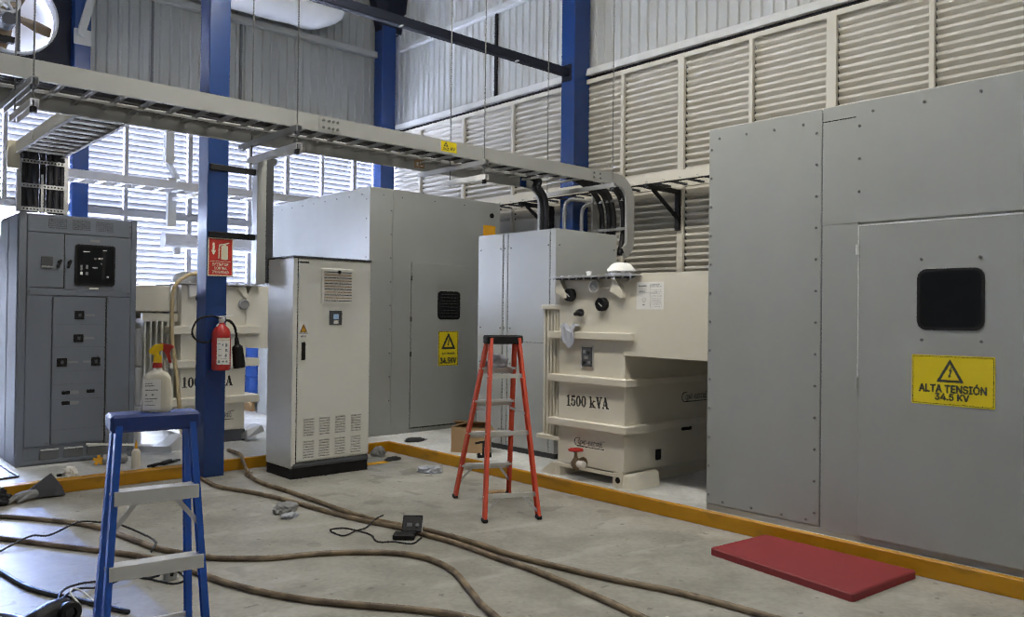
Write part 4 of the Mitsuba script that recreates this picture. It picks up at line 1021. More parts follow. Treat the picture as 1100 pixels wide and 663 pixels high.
# ------------------------------------------------------------------ fire extinguisher and its sign
s = thing('extinguisher_sign', 'red fire extinguisher sign with a white arrow on the blue column', 'sign')
su, sv = 3.262, 2.19
SYF = 7.925
obj('plate', onB(ext(rrect(su - 0.128, su + 0.128, sv - 0.192, sv + 0.192, 0.006), 0.004), SYF), M_IVORY, s)
obj('field', onB(ext(rrect(su - 0.117, su + 0.117, sv - 0.180, sv + 0.180, 0.005), 0.001), SYF, 0.004), M_SIGNRED, s)
sym = [sbox(su - 0.082, sv + 0.06, su - 0.062, sv + 0.14), Polygon([(su - 0.098, sv + 0.065), (su - 0.046, sv + 0.065), (su - 0.072, sv + 0.015)]),
       rrect(su + 0.005, su + 0.075, sv - 0.025, sv + 0.115, 0.012), sbox(su + 0.027, sv + 0.11, su + 0.053, sv + 0.132), Polygon([(su + 0.02, sv + 0.13), (su + 0.085, sv + 0.15), (su + 0.085, sv + 0.14), (su + 0.05, sv + 0.125)]),
       LineString([(su + 0.03, sv + 0.128), (su - 0.012, sv + 0.122), (su - 0.016, sv + 0.06), (su - 0.016, sv - 0.01)]).buffer(0.006), sbox(su - 0.105, sv - 0.047, su + 0.105, sv - 0.042)]
obj('symbol', onB(ext(unary_union(sym), 0.001), SYF, 0.005), M_IVORY, s)
obj('lettering', onB(raw(text('EXTINTOR', 0.027, su, sv - 0.075, 0.165), text('CONTRA', 0.025, su, sv - 0.112, 0.125), text('INCENDIO', 0.027, su, sv - 0.150, 0.165)), SYF, 0.005), M_IVORY, s)
x = thing('fire_extinguisher', 'red fire extinguisher with a black horn hanging on the blue column', 'fire extinguisher')
ex, ey = 3.248, 7.835
obj('cylinder', lathe([(0, 1.065), (0.075, 1.065), (0.088, 1.075), (0.09, 1.09), (0.09, 1.40), (0.086, 1.44), (0.07, 1.475), (0.045, 1.50), (0.03, 1.52), (0.03, 1.535), (0, 1.535)], 28, (ex, ey, 0), (0, 0, 1)), M_RED, x, smooth=30)
obj('valve', raw(disc(0.022, 0.04, (ex, ey, 1.53), (0, 0, 1), 12), bx(ex - 0.03, ex + 0.035, ey - 0.015, ey + 0.015, 1.545, 1.575, 0.004)), M_ZINC, x)
obj('lever', raw(beam((ex - 0.05, ey, 1.50), (ex + 0.03, ey, 1.585), 0.022, 0.008, (0, 0, 1)), beam((ex - 0.03, ey, 1.59), (ex + 0.11, ey, 1.61), 0.022, 0.008), beam((ex, ey, 1.565), (ex + 0.10, ey, 1.545), 0.02, 0.008)), M_WHITE, x)
obj('hose', tube([(ex + 0.03, ey, 1.56), (ex + 0.08, ey - 0.01, 1.55), (ex + 0.125, ey - 0.01, 1.50), (ex + 0.145, ey - 0.01, 1.43), (ex + 0.15, ey - 0.01, 1.36)], 0.013, 8), M_BLACK, x, smooth=True)
obj('horn', lathe([(0, 0), (0.056, 0), (0.060, 0.03), (0.052, 0.21), (0.025, 0.235), (0.018, 0.30), (0, 0.30)], 16, (ex + 0.185, ey - 0.01, 1.085), (-0.12, 0, 1)), M_BLACK, x, smooth=30)
a = np.linspace(-0.75, 0.75, 9)
lab = np.array([(ex + 0.0915 * math.sin(q), ey - 0.0915 * math.cos(q)) for q in a - 0.1])
V = np.vstack([np.c_[lab, np.full(9, 1.125)], np.c_[lab, np.full(9, 1.36)]]); F = [[i, i + 1, i + 10, i + 9] for i in range(8)]
obj('paper_label', (V, F), M_PAPER, x, smooth=True)
obj('label_band', (np.vstack([np.c_[lab * 1.0, np.full(9, 1.362)], np.c_[lab, np.full(9, 1.385)]]), F), M_IVORY, x, smooth=True)
for (q, z, w, h) in ((-0.15, 1.32, 0.012, 0.02), (0.25, 1.315, 0.022, 0.03), (-0.5, 1.33, 0.03, 0.006), (0.25, 1.265, 0.022, 0.026), (-0.45, 1.275, 0.03, 0.006), (0.2, 1.215, 0.02, 0.03), (-0.4, 1.215, 0.03, 0.008), (-0.5, 1.155, 0.02, 0.022), (-0.1, 1.155, 0.022, 0.016), (0.3, 1.155, 0.024, 0.02), (0.0, 1.185, 0.06, 0.004)):
    q -= 0.1
    cx, cy_ = ex + 0.0925 * math.sin(q), ey - 0.0925 * math.cos(q)
    obj('label_mark', move(bx(-w / 2, w / 2, -0.0008, 0.0008, -h / 2, h / 2), cx, cy_, z, rz=q), M_INKGREY, x)
obj('loop_hose', tube([(ex + 0.01, ey + 0.02, 1.565), (ex - 0.10, ey + 0.0, 1.60), (ex - 0.22, ey + 0.01, 1.57), (ex - 0.275, ey + 0.02, 1.48), (ex - 0.27, ey + 0.02, 1.40), (ex - 0.20, ey + 0.02, 1.345), (ex - 0.12, ey + 0.03, 1.345), (ex - 0.07, ey + 0.04, 1.37)], 0.009, 8), M_BLACK, x, smooth=True)
obj('hook', bx(ex - 0.02, ex + 0.02, ey + 0.0, 7.93, 1.585, 1.60), M_ZINC, x)

# ------------------------------------------------------------------ step ladders


def ladder(label, C, ang, top, wt, wf, wr_, sf, sr_, mrail, mrear, mcap, fsteps, rsteps, cap_d=0.16, railw=0.068, shift=(0, 0), brace=None):
    """C: centre on the floor; ang: direction of its width; fronts towards -n; wt/wf/wr_: widths at the cap, front feet, rear feet; sf, sr_: reach of front and rear feet"""
    e_ = np.array([math.cos(ang), math.sin(ang), 0]); n_ = np.array([-math.sin(ang), math.cos(ang), 0]); C = np.array([C[0], C[1], 0.0])
    t = thing('step_ladder', label, 'ladder')
    CT_ = C + e_ * shift[0] + n_ * shift[1]

    def line(side, front):
        top_ = CT_ + e_ * side * wt / 2 + n_ * (-cap_d * 0.32 if front else cap_d * 0.32) + np.array([0, 0, top - 0.03])
        w, s = (wf, -sf) if front else (wr_, sr_)
        return top_, C + e_ * side * w / 2 + n_ * s

    def at(side, front, z):
        a, b = line(side, front)
        return a + (b - a) * (a[2] - z) / (a[2] - b[2])
    for front in (True, False):
        for side in (-1, 1):
            a, b = line(side, front)
            b = b + np.array([0, 0, 0.02])
            prof = Polygon([(-railw / 2, 0), (railw / 2, 0), (railw / 2, 0.026), (railw / 2 - 0.006, 0.026), (railw / 2 - 0.006, 0.006), (-railw / 2 + 0.006, 0.006), (-railw / 2 + 0.006, 0.026), (-railw / 2, 0.026)])
            r = obj('front_rail' if front else 'rear_rail', prism(prof, b, a, -side * e_), mrail if front else mrear, t)
            obj('foot', move(bx(-0.02, 0.02, -0.036, 0.036, 0, 0.032, 0.006), b[0] - side * e_[0] * 0.012, b[1] - side * e_[1] * 0.012, 0, rz=ang), M_BLACK, t)
            obj('rivet', raw(*[disc(0.007, 0.004, at(side, front, z) + side * e_ * 0.001, side * e_, 8) for z in (fsteps if front else rsteps)]), M_ALU, t)
    capm = bx(-wt / 2 - 0.022, wt / 2 + 0.022, -cap_d / 2, cap_d / 2, top - 0.075, top, 0.012)
    obj('top_cap', move(capm, CT_[0], CT_[1], 0, rz=ang), mcap, t)
    for z in fsteps:
        a, b = at(-1, True, z), at(1, True, z)
        st = [beam(a + e_ * 0.008, b - e_ * 0.008, 0.075, 0.02, (0, 0, 1)), beam(a + e_ * 0.008 - n_ * 0.035 - np.array([0, 0, 0.022]), b - e_ * 0.008 - n_ * 0.035 - np.array([0, 0, 0.022]), 0.004, 0.05, (0, 0, 1))]
        obj('step', raw(st), M_ALU, t)
    for z in rsteps:
        a, b = at(-1, False, z), at(1, False, z)
        obj('rear_bar', beam(a + e_ * 0.008, b - e_ * 0.008, 0.02, 0.034, (0, 0, 1)), M_ALU, t)
    zf, zr = fsteps[-1], rsteps[-1]
    for front, z in brace or ((True, zf), (False, zr)):
        for side in (-1, 1):
            a = at(side, front, max(0.06, z - 0.16)) - side * e_ * 0.012; b = at(side, front, z) - side * e_ * 0.12 - np.array([0, 0, 0.015])
            obj('knee_brace', beam(a, b, 0.02, 0.006, n_), M_ZINC, t)
    z = top * 0.56
    for side in (-1, 1) if brace is None else ():
        obj('spreader', beam(at(side, True, z) - side * e_ * 0.03, at(side, False, z) - side * e_ * 0.03, 0.004, 0.02, (0, 0, 1)), M_ZINC, t)
    return t


LR = math.radians(-25)
lr = ladder('orange fibreglass step ladder with a black top standing before the yellow kerb', (4.548, 5.17), LR + math.pi, 1.47, 0.27, 0.525, 0.475, 0.45, 0.45, M_LADRED, M_LADRED, M_BLACK,
            [1.18, 0.89, 0.60, 0.305], [1.13, 0.67, 0.19], shift=(-0.045, 0))
lb = ladder('blue fibreglass step ladder with a spray bottle on its top, bottom left', (1.20, 3.61), -0.13, 1.20, 0.315, 0.452, 0.427, 0.175, 0.157, M_LADBLUE, M_LADBLUE, M_CAPBLUE, [0.88, 0.585, 0.29], [0.25], 0.15, 0.05, (0.008, 0.017), ((True, 0.88), (False, 0.25)))

# spray bottle on the blue ladder
b = thing('spray_bottle', 'translucent spray bottle with a yellow and red trigger on top of the blue ladder', 'bottle')
BXc, BYc, BZ = 1.222, 3.625, 1.20


def put(m):
    return move(m, BXc, BYc, BZ, rz=-0.35)


def oval(profile, n=28):
    V = []
    for rx, ry, z in profile:
        V.append([(rx * math.copysign(abs(math.cos(a)) ** 0.7, math.cos(a)), ry * math.copysign(abs(math.sin(a)) ** 0.7, math.sin(a)), z) for a in np.arange(n) * 2 * math.pi / n])
    V = np.array(V).reshape(-1, 3); k = len(profile)
    F = [[i * n + j, i * n + (j + 1) % n, (i + 1) * n + (j + 1) % n, (i + 1) * n + j] for i in range(k - 1) for j in range(n)]
    F = np.array(F); F = np.vstack([F[:, [0, 1, 2]], F[:, [0, 2, 3]]])
    V = np.vstack([V, [[0, 0, profile[0][2]], [0, 0, profile[-1][2]]]])
    c = [[k * n, (j + 1) % n, j] for j in range(n)] + [[k * n + 1, (k - 1) * n + j, (k - 1) * n + (j + 1) % n] for j in range(n)]
    return trimesh.Trimesh(V, np.vstack([F, c]), process=False)


obj('bottle', move(oval([(0.055, 0.034, 0), (0.062, 0.04, 0.008), (0.062, 0.04, 0.05), (0.058, 0.038, 0.12), (0.056, 0.036, 0.145), (0.045, 0.032, 0.165), (0.022, 0.02, 0.178), (0.016, 0.016, 0.185), (0.016, 0.016, 0.195)]), BXc, BYc, BZ, rz=-0.35), M_PLASTIC, b, smooth=40)
obj('collar', disc(0.020, 0.022, (BXc, BYc, BZ + 0.19), (0, 0, 1), 18), M_RED, b, smooth=30)
obj('spray_head', put(onB(ext(Polygon([(-0.015, 0.212), (-0.012, 0.245), (-0.032, 0.255), (-0.034, 0.266), (-0.012, 0.288), (0.02, 0.292), (0.02, 0.268), (0.004, 0.262), (0.004, 0.245), (0.015, 0.24), (0.015, 0.212)]).buffer(0.002), 0.024), 0.012)), M_TRIGGER, b)
obj('trigger', put(onB(ext(Polygon([(0.012, 0.294), (0.03, 0.292), (0.058, 0.286), (0.066, 0.278), (0.05, 0.268), (0.046, 0.25), (0.054, 0.212), (0.046, 0.212), (0.034, 0.252), (0.018, 0.268), (0.005, 0.27)]).buffer(0.002), 0.016), 0.008)), M_RED, b)
obj('dip_tube', disc(0.0035, 0.06, (BXc + 0.028, BYc - 0.005, BZ + 0.16), (0, 0, 1), 8), M_PAPER, b)
obj('label', move(bx(-0.054, 0.016, -0.0412, -0.0385, 0.012, 0.142), BXc, BYc, BZ, rz=-0.35), M_PAPER, b)
obj('label_print', move(raw(*[bx(-0.046, -0.046 + w, -0.0418, -0.041, z, z + h) for z, w, h in ((0.122, 0.03, 0.004), (0.112, 0.035, 0.005), (0.094, 0.052, 0.004), (0.072, 0.008, 0.008), (0.057, 0.048, 0.004), (0.047, 0.03, 0.003), (0.03, 0.04, 0.003))],
                            bx(-0.02, -0.010, -0.0418, -0.041, 0.072, 0.08)), BXc, BYc, BZ, rz=-0.35), M_INKGREY, b)

# ------------------------------------------------------------------ floor: mat, hoses, cables
mk = [(4.790, 3.205), (5.43, 3.13), (5.40, 2.04), (4.61, 2.115)]
mc = np.mean(mk, axis=0)
mat_poly = Polygon([(4.79, 3.20), (5.40, 3.135), (5.37, 2.055), (4.615, 2.12)]).buffer(-0.02).buffer(0.02, 6)
mb = m3.CrossSection([np.array(mat_poly.exterior.coords)[:-1][::1 if mat_poly.exterior.is_ccw else -1]])
mlow = ext(mat_poly, 0.042)
mtop = ext(mat_poly.buffer(-0.008), 0.05)
solo('floor_mat', hull(np.vstack([mlow.vertices, mtop.vertices])), M_MAT, 'thick dark red foam mat on the floor before the right enclosure', 'mat', smooth=25)

HOSE1 = [(3.66, 8.60, .137), (3.645, 8.36, .14), (3.62, 8.18, .142), (3.57, 8.0, .09), (3.50, 7.7, .025), (3.43, 7.3), (3.45, 6.77), (3.46, 6.26), (3.46, 5.81), (3.49, 5.43), (3.56, 5.15), (3.63, 4.88), (3.68, 4.45), (3.69, 4.03), (3.75, 3.64), (3.83, 3.24), (3.93, 2.89), (3.98, 2.54), (4.01, 2.12)]
HOSE2 = [(3.07, 7.82), (3.05, 7.36), (3.2, 6.88), (3.28, 6.43), (3.37, 5.69), (3.44, 5.36), (3.515, 5.09), (3.55, 4.79), (3.58, 4.48), (3.575, 3.98), (3.58, 3.73), (3.56, 3.46), (3.53, 3.2), (3.5, 2.95), (3.47, 2.77), (3.44, 2.48)]
HOSE3 = [(1.16, 7.59), (1.31, 7.38), (1.58, 6.99), (1.78, 6.58), (1.87, 6.11), (1.94, 5.71), (2.02, 5.49), (2.13, 5.26), (2.23, 5.15), (2.45, 4.99), (2.71, 4.89), (2.94, 4.74), (3.13, 4.55), (3.21, 4.32), (3.18, 4.02), (3.05, 3.71), (2.93, 3.44), (2.87, 3.25), (2.80, 3.05)]
HOSE4 = [(1.06, 6.89), (1.19, 6.66), (1.42, 6.25), (1.64, 5.87), (1.81, 5.55), (1.91, 5.24), (1.97, 4.88), (2.03, 4.62), (2.13, 4.34), (2.27, 4.07), (2.47, 3.80), (2.64, 3.57), (2.74, 3.37), (2.82, 3.10)]
for pts, lab in ((HOSE1, 'right brown hose of the pair under the black adapter, coming over the kerb'), (HOSE2, 'left brown hose of the pair under the black adapter, from the blue column'),
                 (HOSE3, 'brown hose curving across the floor centre in a wide bend behind the blue ladder'), (HOSE4, 'brown hose nearest the camera passing under the blue ladder')):
    solo('floor_hose', tube([(p[0], p[1], p[2] if len(p) > 2 else 0.019) for p in pts], 0.0185, 12), M_HOSE, lab, 'hose', smooth=True)


def cable(pts, r, lab, name='floor_cable', mat=None, z0=0.0):
    zz = [p[2] if len(p) > 2 else z0 + r for p in pts]
    return solo(name, tube([(p[0], p[1], z) for p, z in zip(pts, zz)], r, 8), mat or M_CABLE, lab, 'cable', smooth=True)


cable([(3.50, 4.80), (3.36, 4.72), (3.29, 4.84), (3.2, 4.92), (3.26, 5.09), (3.25, 5.23), (3.21, 5.39), (3.10, 5.41), (3.09, 5.21), (3.22, 5.24, 0.016), (3.33, 5.29), (3.42, 5.33, 0.03), (3.48, 5.36, 0.045), (3.56, 5.40, 0.045)], 0.006, 'thin black cord looping from the black adapter beside the hoses')
cable([(1.01, 6.22), (1.13, 6.34), (1.33, 6.45, 0.05), (1.46, 6.48, 0.03), (1.69, 6.66, 0.05), (1.81, 6.55, 0.05), (1.89, 6.45, 0.05), (2.0, 6.16), (2.0, 5.91), (1.91, 5.67, 0.046), (1.85, 5.55, 0.046)], 0.007, 'thin black cable winding over the two left hoses')
cable([(0.98, 6.19), (1.04, 5.83), (1.1, 5.41), (1.18, 5.17), (1.24, 5.04), (1.31, 4.87), (1.42, 4.6)], 0.014, 'thick black cable on the bright floor at the left edge')
cable([(1.14, 4.9), (1.22, 5.12, .034), (1.33, 5.19, .036), (1.47, 5.26), (1.63, 5.28), (1.68, 5.14), (1.74, 5.07, 0.03)], 0.007, 'thin black lead from the left into the grey junction box')
cable([(1.12, 4.8), (1.19, 4.99, .03), (1.3, 5.12, .03), (1.44, 5.14), (1.56, 5.17, .022), (1.67, 5.19), (1.72, 5.05), (1.78, 4.93), (1.86, 4.97), (1.88, 5.14), (1.84, 5.18), (1.80, 5.06, .03)], 0.006, 'thin black lead curling around the grey junction box')
cable([(1.42, 8.44), (1.49, 8.4), (1.58, 8.42), (1.64, 8.45), (1.63, 8.8), (1.63, 9.45)], 0.009, 'black cable loop on the platform by the left side of the switchgear', z0=P)
cable([(3.60, 7.86), (3.50, 7.80), (3.45, 7.5), (3.42, 7.40, .045)], 0.009, 'short thin brown cable under the hose end beside the tall cabinet', mat=M_HOSE)
cable([(1.22, 4.72), (1.26, 4.9), (1.24, 5.02, .045), (1.27, 5.08, .05), (1.31, 5.0, .035), (1.33, 4.85)], 0.005, 'short white wire hooked around the black cables, bottom left', 'white_wire', M_PAPER)
j = thing('junction_box', 'small grey junction box with a round hole on the floor behind the blue ladder', 'junction box')
obj('box', move(bx(-0.035, 0.035, -0.022, 0.022, 0, 0.085, 0.006), 1.79, 5.03, 0, rz=0.3), M_INKGREY, j)
obj('hole', move(disc(0.012, 0.003, (-0.005, -0.022, 0.04), (0, -1, 0), 12), 1.79, 5.03, 0, rz=0.3), M_BLACK, j)

# black adapter resting on the hose pair
a_ = thing('power_adapter', 'open black power adapter case lying on the two hoses', 'adapter')
obj('base', move(bx(-0.10, 0.06, -0.055, 0.055, 0, 0.04, 0.008), 3.42, 4.865, 0.001, rz=-0.75), M_BLACK, a_)
obj('lid', move(bx(-0.065, 0.085, -0.008, 0.012, 0, 0.135, 0.008), 3.475, 4.905, 0.030, rz=-0.75, rx=-0.75), M_BLACK, a_)
obj('rim', move(raw(bx(-0.065, 0.088, -0.013, -0.007, 0.130, 0.138), bx(0.083, 0.09, -0.013, -0.007, 0.0, 0.135)), 3.475, 4.905, 0.030, rz=-0.75, rx=-0.75), M_INKGREY, a_)
obj('socket', move(raw(bx(-0.03, 0.01, -0.012, -0.006, 0.04, 0.07, 0.003), disc(0.014, 0.012, (0.05, -0.006, 0.05), (0, -1, 0), 10)), 3.475, 4.905, 0.030, rz=-0.75, rx=-0.75), M_DARK, a_)

# black corded tool, bottom left
tl = thing('power_tool', 'black corded power tool lying at the bottom left corner', 'tool')


def chain(pts, refine=0.012, it=8):
    parts = []
    for (a, ra), (b, rb) in zip(pts[:-1], pts[1:]):
        s1_ = m3.Manifold.sphere(ra, 20).translate(list(map(float, a))); s2_ = m3.Manifold.sphere(rb, 20).translate(list(map(float, b)))
        parts.append(m3.Manifold.batch_hull([s1_, s2_]))
    m = parts[0]
    for q in parts[1:]:
        m = m + q
    return m


def to_tri(man, refine=None, taubin=0):
    if refine: man = man.refine_to_length(refine)
    me = man.to_mesh()
    t_ = trimesh.Trimesh(me.vert_properties[:, :3], me.tri_verts)
    if taubin: trimesh.smoothing.filter_taubin(t_, iterations=taubin)
    return t_


obj('body', to_tri(chain([((0.98, 4.60, 0.065), 0.06), ((1.06, 4.66, 0.07), 0.065), ((1.12, 4.70, 0.075), 0.058)]), 0.02, 6), M_BLACK, tl, smooth=True)
obj('nozzle', lathe([(0.028, 0.05), (0.028, 0.0), (0.05, 0.0), (0.058, 0.045), (0.05, 0.06), (0.028, 0.06)], 20, (1.13, 4.64, 0.075), (0.15, -0.98, 0.1)), M_BLACK, tl, smooth=30)
obj('vent', lathe([(0, 0), (0.035, 0), (0.035, 0.05), (0, 0.05)], 16, (1.13, 4.66, 0.075), (0.15, -0.98, 0.1)), M_DARK, tl, smooth=30)
obj('handle', to_tri(chain([((1.02, 4.60, 0.05), 0.04), ((0.99, 4.50, 0.04), 0.034), ((0.97, 4.42, 0.036), 0.034)]), 0.02, 4), M_BLACK, tl, smooth=True)
obj('cord', tube([(0.96, 4.66, 0.05), (0.93, 4.84, 0.035), (0.90, 4.98, 0.02), (0.86, 5.1, 0.012)], [0.03, 0.02, 0.01, 0.008], 10), M_DARK, tl, smooth=True)


# ------------------------------------------------------------------ rags and gloves
def rag(name, lab, x, y, z, sx, sy_, h, seed, mat, rz=0.0, cat='rag'):
    m = trimesh.creation.icosphere(subdivisions=4)
    v = m.vertices
    r = 0.55 + 0.75 * meshkit.fbm(v * 1.7 + seed * 3.1, 3, seed)
    fold = np.abs(meshkit.fbm(v * 3.4 + seed, 3, seed + 5) - 0.5) * 1.1
    q = v * (r + fold)[:, None]
    zz = np.maximum(q[:, 2] + 0.35, 0.0)
    m.vertices = np.stack([q[:, 0] * sx, q[:, 1] * sy_, zz * h], 1)
    return solo(name, move(m, x, y, z, rz=rz), mat, lab, cat, smooth=True)


rag('work_glove', 'crumpled grey glove on the floor left of the hose pair', 3.13, 6.20, 0.0, 0.14, 0.08, 0.05, 3, M_CLOTHGREY, 0.8, 'glove')
rag('work_glove', 'small crumpled end of grey cloth beside the glove left of the hose pair', 3.05, 5.97, 0.0, 0.07, 0.05, 0.03, 4, M_CLOTH, 0.3, 'rag')
rag('grey_rag', 'crumpled dark grey rag on the floor by the kerb corner', 5.15, 7.92, 0.0, 0.085, 0.075, 0.075, 7, M_CLOTHGREY, 0.4)
rag('grey_rag', 'small dark rag on the floor in front of the kerb corner rag', 5.14, 7.60, 0.0, 0.09, 0.05, 0.03, 8, M_CLOTHDARK, 0.0)
rag('blue_rag', 'blue and white rag on the floor left of the orange ladder', 5.05, 6.78, 0.0, 0.12, 0.10, 0.05, 11, M_CLOTH, -0.6)
rag('dark_rag', 'dark blue rag on the platform before the back enclosure door', 5.70, 7.98, P, 0.13, 0.09, 0.03, 13, M_CLOTHDARK, 0.2)
rag('dark_rag', 'tiny dark scrap on the platform left of the cardboard box', 6.35, 8.0, P, 0.05, 0.03, 0.012, 14, M_CLOTHDARK, 0.2)
# cloth draped on the band of the big transformer
V = []
for i, s_ in enumerate(np.linspace(0, 1, 22)):
    for j, q in enumerate(np.linspace(0, 1, 16)):
        w = 0.125 - 0.03 * s_ + 0.02 * math.sin(9 * s_ + 5 * q)
        y = 5.285 + (q - 0.5) * 2 * w * 0.75 + 0.012 * math.sin(7 * s_ + 3 * q)
        if s_ < 0.35:
            xx, zz = X0 - 0.005 - s_ / 0.35 * 0.055, 1.515 + 0.045 * math.sin(q * 9) * (0.4 + s_) + 0.03
        else:
            k = (s_ - 0.35) / 0.65
            xx, zz = X0 - 0.066 - 0.018 * abs(math.sin(q * 7 + k * 2)), 1.525 - k * 0.155 - 0.03 * math.sin(q * 5)
        V.append((xx, y, zz))
F = [[i * 16 + j, i * 16 + j + 1, (i + 1) * 16 + j + 1, (i + 1) * 16 + j] for i in range(21) for j in range(15)]
solo('white_rag', (np.array(V), F), M_CLOTH, 'white cloth hung over the top band of the 1500 kVA transformer', 'rag', smooth=True)
rag('ladder_rag', 'grey white rag lying on the top step of the orange ladder', 4.62, 5.27, 1.19, 0.10, 0.085, 0.075, 21, M_CLOTH, 0.4)

# glove with its dark cuff on the kerb
g = thing('gauntlet_glove', 'grey leather glove with a long dark cuff lying over the kerb, left edge', 'glove')
parts = None
wrist, palm = (1.66, 7.93, 0.05), (1.57, 7.90, 0.045)
hand = chain([(wrist, 0.04), (palm, 0.045), ((1.53, 7.885, 0.04), 0.038)])
hand = hand + chain([((1.575, 7.925, 0.045), 0.035), ((1.53, 7.915, 0.04), 0.032)])
for k, (dx, dy, L) in enumerate(((-0.95, 0.12, 0.09), (-0.97, -0.08, 0.10), (-0.92, -0.30, 0.10), (-0.80, -0.52, 0.08))):
    bx_, by_ = 1.525 - 0.002 * k, 7.925 - 0.022 * k
    p1 = (bx_ + dx * L * 0.5, by_ + dy * L * 0.5, 0.04); p2 = (bx_ + dx * L, by_ + dy * L, 0.018)
    hand = hand + chain([((bx_, by_, 0.045), 0.015), (p1, 0.0135), (p2, 0.0115)])
hand = hand + chain([((1.60, 7.87, 0.045), 0.019), ((1.565, 7.835, 0.035), 0.0155), ((1.525, 7.825, 0.018), 0.013)])
obj('hand', to_tri(hand, 0.008, 6), M_CLOTHGREY, g, smooth=True)
cuff = [(1.62, 7.90, 0.02), (1.62, 7.97, 0.02), (1.63, 7.92, 0.085), (1.63, 7.96, 0.09), (1.90, 7.90, 0.012), (1.90, 8.05, 0.012), (1.80, 8.0, 0.20), (1.82, 8.04, 0.19), (1.88, 7.93, 0.08)]
obj('cuff', hull(cuff), M_CLOTHDARK, g)
rag('black_cloth', 'black cloth on the floor against the kerb at the left edge of the picture', 1.36, 8.02 - 0.14, 0.0, 0.11, 0.07, 0.09, 31, M_BLACK, 0.1)

# ------------------------------------------------------------------ cardboard box, clutter on the platform
cb_ = thing('cardboard_box', 'open brown cardboard box on the platform behind the orange ladder', 'box')
bxm = lambda *a: move(bx(*a), 5.765, 6.985, 0, rz=-0.985)
W2, D2, HB = 0.20, 0.115, 0.28
obj('front_wall', bxm(-W2, W2, -D2, -D2 + 0.006, P, P + HB), M_CARD, cb_)
obj('back_wall', bxm(-W2, W2, D2 - 0.006, D2, P, P + HB), M_CARD, cb_)
obj('side_wall', bxm(-W2, -W2 + 0.006, -D2, D2, P, P + HB), M_CARD, cb_)
obj('side_wall', bxm(W2 - 0.006, W2, -D2, D2, P, P + HB), M_CARD, cb_)
obj('bottom', bxm(-W2, W2, -D2, D2, P, P + 0.006), M_CARD, cb_)
obj('flap', move(beam((-W2, 0, P + HB), (-W2 + 0.16, 0, P + HB + 0.05), 2 * D2, 0.005, (0, 0, 1)), 5.765, 6.985, 0, rz=-0.985), M_CARD, cb_)
obj('flap', move(beam((W2, 0, P + HB), (W2 + 0.08, 0, P + HB - 0.10), 2 * D2, 0.005, (1, 0, 0)), 5.765, 6.985, 0, rz=-0.985), M_CARD, cb_)
obj('flap', move(beam((0, D2, P + HB), (0, D2 - 0.15, P + HB + 0.06), 2 * W2, 0.005, (0, 0, 1)), 5.765, 6.985, 0, rz=-0.985), M_CARD, cb_)
k_ = thing('bracket_tool', 'small black clamp standing on the kerb platform before the cardboard box', 'clamp')
obj('frame', raw(beam((5.62, 6.60, P + 0.02), (5.64, 6.62, P + 0.16), 0.03, 0.02), beam((5.56, 6.62, P + 0.012), (5.70, 6.58, P + 0.012), 0.05, 0.024), beam((5.55, 6.66, P + 0.15), (5.68, 6.60, P + 0.17), 0.02, 0.02)), M_BLACK, k_)
obj('knob', raw(trimesh.creation.icosphere(2, 0.022).apply_translation((5.57, 6.62, P + 0.03)), trimesh.creation.icosphere(2, 0.022).apply_translation((5.69, 6.585, P + 0.03))), M_BLACK, k_, smooth=True)
solo('tape_strip', raw(bx(4.72, 5.02, 7.50, 7.60, 0.0, 0.006)), M_ORANGE, 'yellow offcut on the floor at the right foot of the tall beige cabinet', 'offcut')
solo('brown_scrap', move(bx(-0.11, 0.11, -0.05, 0.05, 0.0, 0.008, 0.003), 4.98, 5.62, 0, rz=-0.4), M_CARD, 'thin brown scrap on the floor right behind the orange ladder', 'scrap')
w = thing('white_bottle', 'small white squeeze bottle with an orange tip on the platform behind the blue ladder', 'bottle')
obj('body', lathe([(0, 0), (0.038, 0), (0.04, 0.01), (0.04, 0.15), (0.03, 0.175), (0.014, 0.185), (0, 0.185)], 20, (2.60, 8.27, P), (0, 0, 1)), M_PLASTIC, w, smooth=30)
obj('tip', lathe([(0, 0), (0.014, 0), (0.012, 0.04), (0.004, 0.08), (0, 0.08)], 14, (2.60, 8.27, P + 0.183), (0, 0, 1)), M_ORANGE, w, smooth=30)
v_ = thing('yellow_fitting', 'yellow plastic fitting with a clear canister lying by the switchgear base', 'fitting')
obj('wheel', raw(*[beam((2.36, 8.62, P + 0.05), (2.36 + 0.055 * math.cos(q), 8.62, P + 0.05 + 0.05 * math.sin(q)), 0.03, 0.024, (0, -1, 0), 0.004) for q in np.arange(5) * 2 * math.pi / 5 + 0.3]), M_ORANGE, v_)
obj('canister', lathe([(0, 0), (0.045, 0), (0.05, 0.01), (0.05, 0.19), (0.03, 0.22), (0, 0.22)], 18, (2.40, 8.62, P + 0.05), (1, -0.25, 0)), M_INKGREY, v_, smooth=30)
solo('white_rod', beam((2.28, 8.75, P + 0.20), (2.90, 8.75, P + 0.13), 0.02, 0.02), M_PAPER, 'thin white rod leaning by the switchgear base', 'rod')
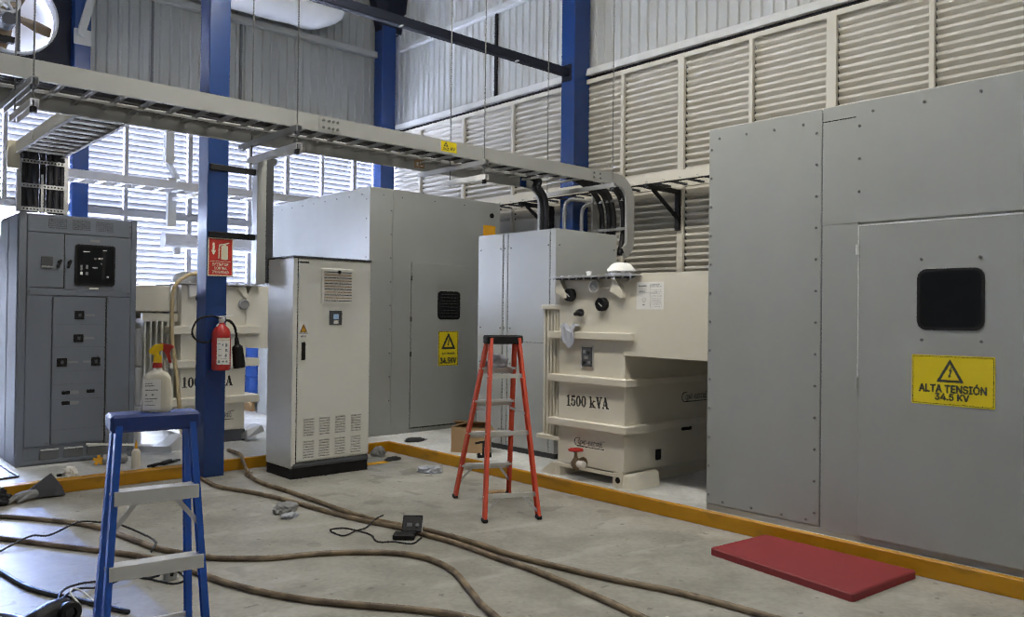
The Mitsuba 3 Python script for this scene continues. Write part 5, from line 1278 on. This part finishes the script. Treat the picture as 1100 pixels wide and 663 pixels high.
for k, (x0, y0, x1, y1, lab) in enumerate(((2.72, 8.15, 2.98, 8.40, 'black pliers in front of the smaller transformer, left one'), (2.84, 8.20, 3.05, 8.36, 'black pliers in front of the smaller transformer, right one'))):
    pl = thing('pliers', lab, 'pliers')
    d_ = np.array([x1 - x0, y1 - y0, 0]); n_ = np.array([-d_[1], d_[0], 0]) / np.linalg.norm(d_)
    a0_ = np.array([x0, y0, P + 0.015])
    obj('handle', tube([a0_, a0_ + d_ * 0.3 + n_ * 0.012, a0_ + d_ * 0.62], 0.012, 8), M_BLACK, pl, smooth=True)
    obj('handle', tube([a0_ + n_ * 0.05, a0_ + d_ * 0.3 + n_ * 0.03, a0_ + d_ * 0.62 + n_ * 0.01], 0.012, 8), M_BLACK, pl, smooth=True)
    obj('jaw', beam(a0_ + d_ * 0.6 + n_ * 0.005, a0_ + d_ + n_ * 0.005, 0.035, 0.018), M_DARK, pl)
rag('clear_bag', 'crumpled clear plastic bag on the platform in front of the switchgear', 2.02, 8.24, P, 0.06, 0.05, 0.06, 41, M_PAPER, 0.2, 'bag')
solo('black_puck', disc(0.022, 0.02, (1.93, 8.26, P), (0, 0, 1), 12), M_BLACK, 'small black plastic puck beside the clear plastic bag', 'puck')
solo('steel_angle', raw(beam((2.75, 9.15, P + 0.02), (3.12, 8.75, P + 0.02), 0.07, 0.008), beam((2.75, 9.18, P + 0.05), (3.12, 8.78, P + 0.05), 0.008, 0.07)), M_ZINC, 'loose steel angle on the bright platform left of the smaller transformer', 'steel angle')

# parts that look different from the rest of their thing
for k, v in {'step_ladder__top_cap': 'black plastic top cap', 'step_ladder_001__top_cap': 'dark blue plastic top cap', 'fire_extinguisher__horn': 'black discharge horn', 'fire_extinguisher__paper_label': 'white paper instruction label',
             'spray_bottle__trigger': 'red trigger', 'spray_bottle__spray_head': 'yellow spray head', 'oil_transformer__valve_wheel': 'red valve wheel', 'switchgear__meter_window': 'black meter window', 'control_cabinet__plinth': 'black plinth'}.items():
    if k in scene:
        labels[k] = {'label': v}
